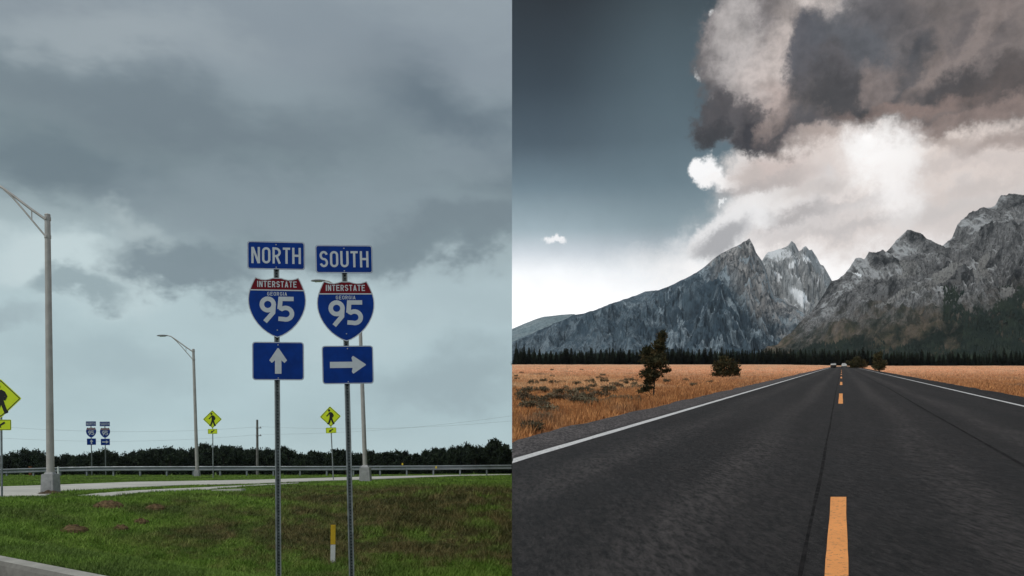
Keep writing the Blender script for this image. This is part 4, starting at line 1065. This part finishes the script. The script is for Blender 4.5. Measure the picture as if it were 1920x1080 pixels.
def car(label, o_, Y, facing):
    x = .4013 * Y + o_; z = float(zr(np.array([x]), np.array([Y]), False)[0]) + .004
    o = thing('car', label, 'car', (x, Y, z), (math.atan(SLOPE), 0, -math.atan(.4013) + (math.pi if facing else 0)), 'cars on the mountain road')
    # cross sections along the car (y forward), body shell
    sec = [(-2.1, .55, .80, .78), (-1.95, .36, .98, .84), (-1.2, .30, 1.02, .88), (0, .28, 1.02, .88), (1.1, .30, .98, .88), (1.9, .38, .82, .80), (2.12, .50, .66, .68)]
    mb = MB(); vs = []
    for y, lo, hi, w in sec: vs += [(-w, y, lo), (w, y, lo), (w * 1.03, y, (lo + hi) / 2), (w * .94, y, hi), (-w * .94, y, hi), (-w * 1.03, y, (lo + hi) / 2)]
    mb.add(vs, [(i * 6 + k, i * 6 + (k + 1) % 6, (i + 1) * 6 + (k + 1) % 6, (i + 1) * 6 + k) for i in range(6) for k in range(6)] + [tuple(range(6))[::-1], tuple(range(36, 42))]); mb.build('body', M['car_white'], o)
    cab = [(-1.85, 1.0, .80), (-1.35, 1.46, .62), (.05, 1.50, .62), (.95, 1.0, .80)]
    mb = MB(); vs = [p for y, zz, w in cab for p in ((-w, y, zz), (w, y, zz))] + [(-.82, -1.85, .97), (.82, -1.85, .97), (-.82, .95, .97), (.82, .95, .97)]
    mb.add(vs, [(0, 1, 3, 2), (2, 3, 5, 4), (4, 5, 7, 6), (8, 0, 2, 4, 6, 10), (9, 11, 7, 5, 3, 1), (8, 9, 1, 0), (10, 6, 7, 11)]); mb.build('cabin', M['car_white'], o)
    mb = MB()
    mb.add([(-.68, .83, 1.06 + .022), (.68, .83, 1.06 + .022), (.56, .16, 1.43 + .022), (-.56, .16, 1.43 + .022)], [(0, 1, 2, 3)]); mb.build('windscreen', M['car_glass'], o)
    mb = MB(); mb.add([(-.66, -1.80, 1.07), (.66, -1.80, 1.07), (.56, -1.44, 1.40), (-.56, -1.44, 1.40)], [(3, 2, 1, 0)]); mb.build('rear_window', M['car_glass'], o)
    for s in (-1, 1):
        mb = MB(); mb.add([(s * .80, -1.5, 1.05), (s * .80, .72, 1.05), (s * .66, .05, 1.42), (s * .66, -1.2, 1.42)], [(0, 1, 2, 3)]); mb.build('side_window', M['car_glass'], o)
        mb = MB(); mb.box((s * .60, 2.02, .68), (.30, .10, .14), 0, .03); mb.build('headlight', M['car_lamp'], o)
        for y in (-1.3, 1.35):
            mb = MB(); xx = s * .80
            vs = []; n = 14
            for k in range(n):
                a = 2 * math.pi * k / n; vs += [(xx - .1, y + .33 * math.cos(a), .33 + .33 * math.sin(a)), (xx + .1, y + .33 * math.cos(a), .33 + .33 * math.sin(a))]
            mb.add(vs, [(2 * k, 2 * ((k + 1) % n), 2 * ((k + 1) % n) + 1, 2 * k + 1) for k in range(n)] + [tuple(range(0, 2 * n, 2)), tuple(range(1, 2 * n, 2))[::-1]])
            w = mb.build('wheel', M['tyre'], o)
            mb = MB(); mb.add([(xx + s * .103, y + .2 * math.cos(2 * math.pi * k / 10), .33 + .2 * math.sin(2 * math.pi * k / 10)) for k in range(10)], [tuple(range(10))]); mb.build('rim', M['rim'], w)
    return o
car('nearer of two pale cars far up the mountain road, coming down the left lane', -2.7, 270, True)
car('farther of two pale cars on the mountain road, driving away in the right lane', .9, 290, False)

# ------------------------------------------------------------------ foliage
def foliage(name, c0, c1, sc=1.2, brown=None, amt=0.0):
    m = Mat(name, .8, .15); p = m.world(); oi = m.n('ShaderNodeObjectInfo').outputs['Random']
    k = m.mix(m.mr(m.noise(sc, 4, .65, p), .32, .68), tuple(c0) + (1,), tuple(c1) + (1,))
    k = m.mix(1.0, k, m.mr(oi, 0, 1, .75, 1.3, False), 'MULTIPLY')
    if brown: k = m.mix(m.mr(m.noise(sc * .5, 3, .6, p), .48, .66, 0, amt), k, tuple(brown) + (1,))
    m.col(k); return m.m
M['far_leaf'] = foliage('dark_leaves', (.010, .018, .012), (.028, .042, .022), .35)
M['far_bark'] = simple('bark', (.05, .042, .034), .95, .1, 0, .2, 2)
M['needle'] = foliage('pine_needles', (.026, .030, .016), (.080, .076, .036), 6, (.14, .092, .04), .75)
M['fir'] = foliage('fir_needles', (.010, .015, .010), (.026, .032, .018), .3, (.035, .028, .014), .4)
M['slope_fir'] = foliage('slope_fir_needles', (.012, .021, .017), (.030, .042, .028), .02)
M['sage'] = foliage('sagebrush_leaves', (.085, .072, .045), (.22, .185, .12), 3, (.12, .075, .05), .7)

def leaf_cloud(C, Rd, n, size, seed=0, up=.0, flat=1.0):
    # n leaf triangles spread over ellipsoids C (k,3) with radii Rd (k,3); denser near their surface
    g = np.random.default_rng(seed); C = np.asarray(C, float); Rd = np.asarray(Rd, float)
    wgt = (Rd[:, 0] * Rd[:, 2]); k = g.choice(len(C), n, p=wgt / wgt.sum())
    d = g.normal(size=(n, 3)); d /= np.linalg.norm(d, axis=1)[:, None]
    r = g.random(n) ** .45 * (1 + .18 * g.normal(size=n))
    p = C[k] + d * r[:, None] * Rd[k]
    a = g.normal(size=(n, 3)); a[:, 2] *= flat; a /= np.linalg.norm(a, axis=1)[:, None]
    a = a + d * .5 + np.array([0, 0, up]); b = np.cross(a, g.normal(size=(n, 3))); b /= np.linalg.norm(b, axis=1)[:, None] + 1e-9
    s = size * (.5 + g.random(n))[:, None]
    V = np.empty((n, 3, 3)); V[:, 0] = p - b * s * .5; V[:, 1] = p + b * s * .5; V[:, 2] = p + a * s * 1.1
    return V.reshape(-1, 3), np.arange(3 * n).reshape(-1, 3)

def broadleaf(seed):
    g = np.random.default_rng(seed); C = []; Rd = []
    for i in range(26):
        h = g.random() ** .8; z = .12 + .80 * h; w = .34 * math.sin(math.pi * min(.97, .22 + .74 * h)) + .05
        a = g.random() * 6.28; r = w * g.random() ** .5
        q = .07 + .08 * g.random(); C.append((r * math.cos(a), r * math.sin(a), z)); Rd.append((q * 1.15, q * 1.15, q * .85))
    C.append((.03, 0, .92)); Rd.append((.09, .09, .08))
    V, Fc = leaf_cloud(C, Rd, 1700, .050, seed)
    t = thing('tree', 'x', 'tree', (0, 0, 0))
    mb = MB(); mb.tube([(0, 0, -.05), (.005, 0, .25), (.01, .01, .55), (.0, .01, .8)], [.026, .02, .013, .005], 7)
    for i in range(7):
        c = C[i * 3]; mb.tube([(0, 0, max(.12, c[2] - .22)), (c[0] * .5, c[1] * .5, c[2] - .07), c], [.011, .007, .003], 5)
    mb.build('trunk', M['far_bark'], t); np_mesh('crown', V, Fc, M['far_leaf'], parent=t)
    return t
PROF = [(-30, 850), (10, 850), (48, 843), (70, 845), (100, 853), (120, 851), (160, 852), (175, 846), (195, 842), (215, 846), (230, 851), (250, 843), (270, 841), (295, 840), (318, 837), (345, 842), (385, 833), (420, 835), (460, 840), (480, 839),
        (520, 843), (533, 838), (560, 848), (590, 845), (610, 846), (640, 841), (670, 848), (695, 845), (720, 846), (750, 845), (780, 848), (795, 843), (825, 839), (845, 839), (860, 834), (875, 833), (895, 836), (910, 834), (928, 826), (945, 836), (960, 832)]
protos = [broadleaf(s) for s in (3, 8, 14)]
lab_tree = 'dark green broadleaf tree in the unbroken tree line behind the guardrail'
tall = {}
used = [False] * 3
def put_tree(px, D, top, k, label, wide, rz):
    x = (px - 960) / F * D; zb = float(zl(x, D)); h = EYE + (HY - top) / F * D - zb
    if x > -.30 * h * wide: x = -.33 * h * wide - .2
    o = protos[k] if not used[k] else copy_tree(protos[k]); used[k] = True
    o.location = (x, D, zb); o.scale = (h * wide, h * wide, h * 1.02); o.rotation_euler = (0, 0, rz); o['label'] = label; o['group'] = 'tree line beyond the guardrail'
for row, (D0, sp, drop) in enumerate(((425, 13, 3.0), (450, 15, .0), (470, 16, 1.5))):
    px = -12 + row * 5
    while px < 964:
        top = float(np.interp(px, [p[0] for p in PROF], [p[1] for p in PROF])) + drop + random.uniform(-1, 6)
        put_tree(px, D0 + random.uniform(-7, 7), top, random.randrange(3), lab_tree, random.uniform(.62, .95), random.uniform(0, 6.28))
        px += sp * random.uniform(.7, 1.3)
for px, top, w in ((533, 837, .55), (928, 825, .6), (195, 841.5, .8), (386, 832, .9), (875, 832, .7), (48, 842, .8), (158, 849, .3)):
    put_tree(px, 440, top, random.randrange(3), lab_tree, w, random.uniform(0, 6))

# ------------------------------------------------------------------ lawn and rough grass of the verge
def blades(X, Y, Z, h, w, g, lean=.5):
    n = len(X); a = g.random(n) * 2 * np.pi; b = g.random(n) * 2 * np.pi
    dx, dy = np.cos(a) * w / 2, np.sin(a) * w / 2
    V = np.empty((n, 3, 3)); V[:, 0] = np.stack([X - dx, Y - dy, Z], -1); V[:, 1] = np.stack([X + dx, Y + dy, Z], -1)
    l = lean * h * g.random(n)
    V[:, 2] = np.stack([X + np.cos(b) * l, Y + np.sin(b) * l, Z + h], -1)
    return V.reshape(-1, 3), np.arange(3 * n).reshape(-1, 3)
g = np.random.default_rng(5); n = 330000
Y = np.exp(g.uniform(math.log(5.2), math.log(62), n)); X = -g.uniform(.0, .66, n) * Y
s_ = .633 * X + .774 * Y - 3.24; py = HY + F * 1.0 / Y; px = 960 + X / Y * F
tx = [(0, 913), (110, 909.5), (250, 904), (480, 900), (680, 894.3), (855, 890.8), (958, 889.3)]; bx = [(0, 930.5), (85, 929.5), (110, 922.5), (250, 915), (355, 909.5), (480, 907.5), (590, 902.5), (700, 899), (855, 892.8), (958, 890.6)]
ip = lambda q, t: np.interp(q, [a for a, _ in t], [b for _, b in t])
on = (py > ip(px, tx) - .2) & (py < ip(px, bx) + .3)
t2 = [(146, 929.4), (190, 925), (262, 920), (390, 914), (480, 909.6), (560, 905.6)]; b2 = [(146, 930.2), (190, 930.4), (215, 930), (262, 924.4), (390, 918.5), (480, 911), (560, 906.4)]
on |= (px > 146) & (px < 560) & (py > ip(px, t2)) & (py < ip(px, b2) + .5)
keep = (s_ > .03) & (X < -.02) & ~on
X, Y = X[keep], Y[keep]; Z = zl(X, Y) - .01
clump = fbm(X * 1.3, Y * 1.3, 3, 31); rough = S(X, -6, -2.5) * S(Y, 9, 13)
far = np.clip(1 - (Y - 20) / 45, .45, 1)
h = (.035 + .04 * g.random(len(X)) + .07 * np.clip(clump - .5, 0, .3) * 2 + rough * .09 * g.random(len(X)) * (clump > .42)) * (1 + .4 * S(Y, 8, 30)) * far
w = .0035 + .00085 * Y
V, Fc = blades(X, Y, Z, h, w, g, 1.3)
tag(np_mesh('grass', V, Fc, M['blade']), 'short green and browning grass blades covering the roadside verge', 'grass', kind='stuff')

# ------------------------------------------------------------------ dry grass of the mountain plain
n = 300000
Y = np.exp(g.uniform(math.log(7.5), math.log(420), n)); X = g.uniform(.0, .66, n) * Y + .03
o_ = road_o(X, Y)
keep = (o_ < -5.08 - .25 * g.random(n)) | (o_ > 6.46 + .3 * g.random(n))
X, Y, o_ = X[keep], Y[keep], o_[keep]; Z = zr(X, Y) - .02
edge = np.maximum(-5.05 - o_, o_ - 6.4); cl = fbm(X * .5, Y * .5, 3, 41)
h = (.05 + .15 * g.random(len(X)) ** 1.7) * (.45 + 1.1 * cl) * (1 + .5 * np.exp(-((edge - 1.2) / 1.0) ** 2)) * (1 + S(Y, 30, 300) * .3)
w = .004 + .0010 * Y
h = np.where(Y > 150, h * .8, h)
V, Fc = blades(X, Y, Z, h, w, g, .7); V[:, 0] = np.maximum(V[:, 0], .004)
tag(np_mesh('grass', V, Fc, M['dryblade']), 'dry golden grass covering the plain on both sides of the mountain road', 'grass', kind='stuff')

# sagebrush
def sage(seed):
    g = np.random.default_rng(seed); C = []; Rd = []
    for i in range(9):
        a = g.random() * 6.28; r = .32 * g.random() ** .5; q = .13 + .08 * g.random(); C.append((r * math.cos(a), r * math.sin(a), .16 + .16 * g.random())); Rd.append((q, q, q))
    V, Fc = leaf_cloud(C, Rd, 700, .055, seed, .5)
    o = thing('sagebrush', 'x', 'shrub'); mb = MB()
    for c in C[:7]: mb.tube([(0, 0, -.05), (c[0] * .4, c[1] * .4, c[2] * .5), c], [.018, .012, .004], 5)
    mb.build('stem', M['far_bark'], o); np_mesh('foliage', V, Fc, M['sage'], parent=o); return o
sp = [sage(s) for s in (4, 9)]; su = [False, False]
spots = [(966, 738, 1.3), (972, 760, 1), (985, 748, 1.2), (1012, 752, 1.2), (1020, 735, 1), (1030, 770, 1.1), (1052, 746, 1), (1082, 752, 1.3), (1100, 748, 1.2), (1110, 757, .9), (1128, 742, 1.3), (1143, 736, 1.3), (1155, 748, 1), (1180, 714, 1.3), (1190, 722, 1), (1172, 728, .9),
         (1215, 722, 1), (1250, 716, 1), (1285, 714, 1.2), (1300, 722, .8), (1330, 716, .9), (978, 700, 1.2), (1035, 695, 1.4), (1090, 694, 1.4), (1130, 704, 1.2), (1012, 806, .8), (985, 800, .9), (1000, 722, 1.1), (1060, 728, 1), (1018, 782, .8), (1040, 720, 1), (1110, 722, .9)]
rr = random.Random(3)
spots += [(rr.uniform(962, 1200), 683 + 22 + 55 * rr.random() ** 1.3, rr.uniform(.6, 1.1)) for _ in range(46)]
for i, (px, py, k) in enumerate(spots):
    D = F * 1.15 / (py - 683); x = (px - 960) / F * D
    if road_o(x, D) > -5.8: x = .4013 * D - 5.9 - rr.random()
    x = max(x, .42 * k)
    j = i % 2; o = sp[j] if not su[j] else copy_tree(sp[j]); su[j] = True
    o.location = (x, D, float(zr(x, D)) - .02); k *= .60; o.scale = (k * 1.1, k, k * rr.uniform(.6, .95)); o.rotation_euler = (0, 0, rr.random() * 6.28)
    o['label'] = 'low grey-green sagebrush clump in the dry grass left of the mountain road'; o['group'] = 'sagebrush on the plain'

# the lone young conifer and the dark shrubs beside the road
def needle_tree(name, label, cat, D, base, clumps, n, size, trunk, mat, sc, limb=True, seed=1):
    # clumps: (dx, dz, rx, rz) in metres from the foot
    x = (base[0] - 960) / F * D; z = float(zr(x, D)) - .03
    o = thing(name, label, cat, (x, D, z)); g = np.random.default_rng(seed)
    C = []; Rd = []
    for dx, dz, rx, rz in clumps:
        for q in range(5):
            a = g.random() * 6.28; r = rx * .55 * g.random() ** .5
            C.append((dx + r * math.cos(a), r * math.sin(a) * 1.0, dz + rz * .6 * (g.random() - .5) * 1.4)); Rd.append((rx * .62, rx * .62, rz * .62))
    V, Fc = leaf_cloud(C, Rd, n, size, seed, .45)
    mb = MB(); mb.tube([(0, 0, -.1)] + trunk, [sc * k for k in np.linspace(1, .25, len(trunk) + 1)], 8)
    for dx, dz, rx, rz in clumps:
        tz = max(.15 * dz, dz - rx * .8 - .1); tx = float(np.interp(tz, [p[2] for p in trunk], [p[0] for p in trunk]))
        mb.tube([(tx, 0, tz), ((tx + dx) / 2, .02, (tz + dz) / 2 - .02), (dx, .03, dz)], [sc * .4, sc * .3, sc * .12], 6)
    mb.build('trunk', M['far_bark'], o); np_mesh('crown', V, Fc, mat, parent=o); return o
k = 1 / 6.75 / 53.8
zz = [(555, 200, 60, 90), (545, 320, 85, 85), (380, 390, 55, 85), (470, 430, 140, 80), (450, 540, 165, 90), (420, 640, 120, 75), (400, 700, 70, 50), (590, 620, 60, 28), (385, 770, 50, 40), (360, 845, 70, 34), (300, 880, 60, 18)]
needle_tree('young_pine', 'lone young pine with sparse dark needles standing left of the mountain road', 'tree', 28.6, (1225, 745), [((a - 440) * k, (985 - b) * k, c * k * 1.22, d * k * 1.22) for a, b, c, d in zz], 11000, .046,
            [(0, 0, .02), (.02, 0, .35), (.05, 0, .75), (.0, .02, 1.2), (.2, .0, 1.7), (.31, 0, 2.2)], M['needle'], .035, seed=2)
needle_tree('juniper', 'round dark juniper bush in the dry grass right of the lone young pine', 'shrub', 72, (1361, 707), [(-.55, .9, .75, .7), (.5, .95, .75, .75), (0, 1.35, .8, .65), (-.8, .45, .5, .35), (.85, .5, .45, .4), (.1, .6, .8, .5), (-.2, 1.7, .4, .3)], 4200, .11,
            [(0, 0, .2), (.05, 0, .8), (0, 0, 1.5)], M['needle'], .07, seed=3)
needle_tree('juniper', 'upright dark juniper hugging the right shoulder of the far road', 'shrub', 122, (1649, 696.5), [(0, .7, .9, .6), (.1, 1.4, .85, .6), (-.1, 2.1, .7, .6), (0, 2.7, .4, .4)], 2600, .16, [(0, 0, .3), (0, 0, 1.2), (0, 0, 2.4)], M['needle'], .1, seed=4)
needle_tree('juniper', 'wide dark juniper thicket beside the vanishing end of the road', 'shrub', 235, (1607, 690), [(-1.4, 1.3, 1.5, 1.2), (1.2, 1.5, 1.6, 1.3), (0, 2.3, 1.5, 1.1), (.4, .8, 2.0, .8)], 2600, .30, [(0, 0, .5), (0, 0, 1.4), (0, 0, 2.4)], M['needle'], .16, seed=5)

# ------------------------------------------------------------------ conifer belt across the plain
def conifer(seed):
    g = np.random.default_rng(seed); Vs = []; nt = 15
    for j in range(nt):
        z = .06 + .90 * j / (nt - 1); r = .19 * (1 - z) ** .75 * (.8 + .4 * g.random()) + .012
        for i in range(22):
            a = g.random() * 6.28; q = r * (.65 + .5 * g.random()); w = .020 + .028 * (1 - z)
            c, s = math.cos(a), math.sin(a); zo = z + .02 * (g.random() - .5)
            Vs += [(-s * w, c * w, zo + .03), (s * w, -c * w, zo + .03), (c * q, s * q, zo - .05 * (1 - z) - .01)]
    V = np.array(Vs); Fc = np.arange(len(V)).reshape(-1, 3)
    t = thing('pine_tree', 'x', 'tree'); mb = MB(); mb.tube([(0, 0, -.05), (0, 0, .5), (0, 0, 1.0)], [.018, .011, .002], 6); mb.build('trunk', M['far_bark'], t)
    np_mesh('crown', V, Fc, M['fir'], parent=t); return t
cp = [conifer(s) for s in (2, 6, 12)]; cu = [False] * 3
TOPR = [(955, 650), (966, 648), (985, 652), (1000, 655), (1060, 655), (1120, 655), (1200, 656), (1260, 654), (1300, 655), (1380, 657), (1440, 655), (1500, 656), (1560, 658), (1620, 658), (1660, 660), (1700, 661), (1760, 662), (1800, 660), (1925, 661)]
lab = 'dark conifer in the forest belt where the mountain plain ends'
for row, (D0, step) in enumerate(((604, 9.6), (612, 9.8), (622, 10.2))):
    px = 964 + row * 3.3
    while px < 1945:
        D = D0 + rr.uniform(-2, 4); x = (px - 960) / F * D; zb = float(zr(x, D)) - .3
        top = float(np.interp(px, [a for a, _ in TOPR], [b for _, b in TOPR])) + rr.uniform(-3.5, 9) - (5 if rr.random() < .06 else 0)
        h = EYE + (HY - top) / F * D - zb; x = max(x, .2 * h * 1.1)
        j = rr.randrange(3); o = cp[j] if not cu[j] else copy_tree(cp[j]); cu[j] = True
        o.location = (x, D, zb); q = rr.uniform(1.2, 2.3); o.scale = (h * q, h * q, h); o.rotation_euler = (0, 0, rr.random() * 6); o['label'] = lab; o['group'] = 'conifers at the end of the plain'
        px += step * rr.uniform(.75, 1.25)
o = copy_tree(cp[0]); D = 598; x = max((968 - 960) / F * D, 2.2); zb = float(zr(x, D)) - .3; h = EYE + (HY - 640) / F * D - zb
o.location = (x, D, zb); o.scale = (h * .8, h * .8, h); o['label'] = 'tallest dark conifer spire at the left end of the forest belt'; o['group'] = 'conifers at the end of the plain'

# forest on the lower mountain slopes, too many trees to count
def cones(X, Y, Z, h, w, g):
    n = len(X); ns = 5; V = np.empty((n, ns * 3 * 3, 3)); fa = g.random(n) * 6.28
    i = 0
    for z0, z1, r in ((.0, .55, 1.0), (.25, .8, .75), (.5, 1.0, .5)):
        for k in range(ns):
            a0 = fa + 2 * np.pi * k / ns; a1 = fa + 2 * np.pi * (k + 1) / ns; q = r * w * (.7 + .6 * g.random(n))
            V[:, i] = np.stack([X + np.cos(a0) * q, Y + np.sin(a0) * q, Z + z0 * h], -1); V[:, i + 1] = np.stack([X + np.cos(a1) * q, Y + np.sin(a1) * q, Z + z0 * h + .1 * h * g.random(n)], -1); V[:, i + 2] = np.stack([X, Y, Z + z1 * h], -1); i += 3
    return V.reshape(-1, 3), np.arange(n * ns * 9).reshape(-1, 3)
def pick(D0):
    global _k
rows, cols = CZ.shape; n = 90000
ri = g.uniform(0, np.searchsorted(CT, .8), n); ci = g.uniform(0, cols - 2, n)
lo_, hi_ = np.searchsorted(CX, (1785 - 960) / F * 1700), np.searchsorted(CX, (1960 - 960) / F * 2700)
ci[n // 2:] = g.uniform(lo_, min(hi_, cols - 2), n - n // 2); r0 = ri.astype(int); c0 = ci.astype(int); fr = ri - r0; fc = ci - c0
Zc = (CZ[r0, c0] * (1 - fr) * (1 - fc) + CZ[r0 + 1, c0] * fr * (1 - fc) + CZ[r0, c0 + 1] * (1 - fr) * fc + CZ[r0 + 1, c0 + 1] * fr * fc)
Xc = CX[0] + (CX[1] - CX[0]) * ci; Yc = 1650 + 1350 * (CT[r0] * (1 - fr) + CT[r0 + 1] * fr)
ppx = 960 + Xc / Yc * F; ppy = HY - (Zc - EYE) / Yc * F
nz = fbm(Xc * .012, Yc * .006, 4, 77); nz2 = fbm(Xc * .004, Yc * .004, 3, 99)
edge = np.interp(ppx, [1380, 1500, 1780, 1802, 1812, 1850, 1890, 1925], [700, 700, 690, 655, 600, 588, 566, 545])
dens = np.where(ppy > edge + (nz - .5) * 30, .9, 0)
dens = np.maximum(dens, S(nz2, .50, .62) * S(nz, .44, .58) * S(ppy, 545, 600) * .5)
dens = np.maximum(dens, S(ppy, 636, 660) * .55 * S(nz, .35, .5) * (1 - S(ppx, 1640, 1700) * .6))
dens = np.maximum(dens, S(nz, .5, .6) * S(ppy, 600, 650) * S(1540 - ppx, 0, 60) * .8)
dens = np.where((nz > .56) & (ppx > 1770) & (ppy > 540), np.maximum(dens, .8), dens)
kp_ = (g.random(n) < dens) & (ppx < 1960)
V1, F1 = cones(Xc[kp_], Yc[kp_], Zc[kp_] - 1, 9 + 8 * g.random(kp_.sum()), 2.6 + 1.6 * g.random(kp_.sum()), g)
n = 9000
Yp = g.uniform(632, 1650, n); Xp = np.maximum(g.uniform(0, .66, n) * Yp, 3.5); Zp = zr(Xp, Yp) - .3
V2, F2 = cones(Xp, Yp, Zp, 7 + 5 * g.random(n), 1.8 + 1.2 * g.random(n), g)
o = np_mesh('forest', np.vstack([V1, V2]), np.vstack([F1, F2 + len(V1)]), M['slope_fir'])
tag(o, 'dark conifer forest covering the foot and lower slopes of the mountains', 'forest', kind='stuff')
for t in protos + sp + cp:
    if t['label'] == 'x': bpy.data.objects.remove(t)

# ------------------------------------------------------------------ the air between here and the mountains
mb = MB(); mb.box((2300, 4900, 970), (6800, 9900, 2000))
hz = mb.build('haze', [], None); hz.data.materials.clear()
hm = bpy.data.materials.new('air'); hm.use_nodes = True; hm.node_tree.nodes.clear()
hp = hm.node_tree.nodes.new('ShaderNodeVolumePrincipled'); ho = hm.node_tree.nodes.new('ShaderNodeOutputMaterial')
hp.inputs['Color'].default_value = (.80, .90, 1.0, 1); hp.inputs['Density'].default_value = 1.9e-5; hp.inputs['Anisotropy'].default_value = .1
hm.node_tree.links.new(hp.outputs[0], ho.inputs['Volume'])
hz.data.materials.append(hm); tag(hz, 'thin pale blue haze hanging over the plain and mountains', 'haze', kind='stuff')
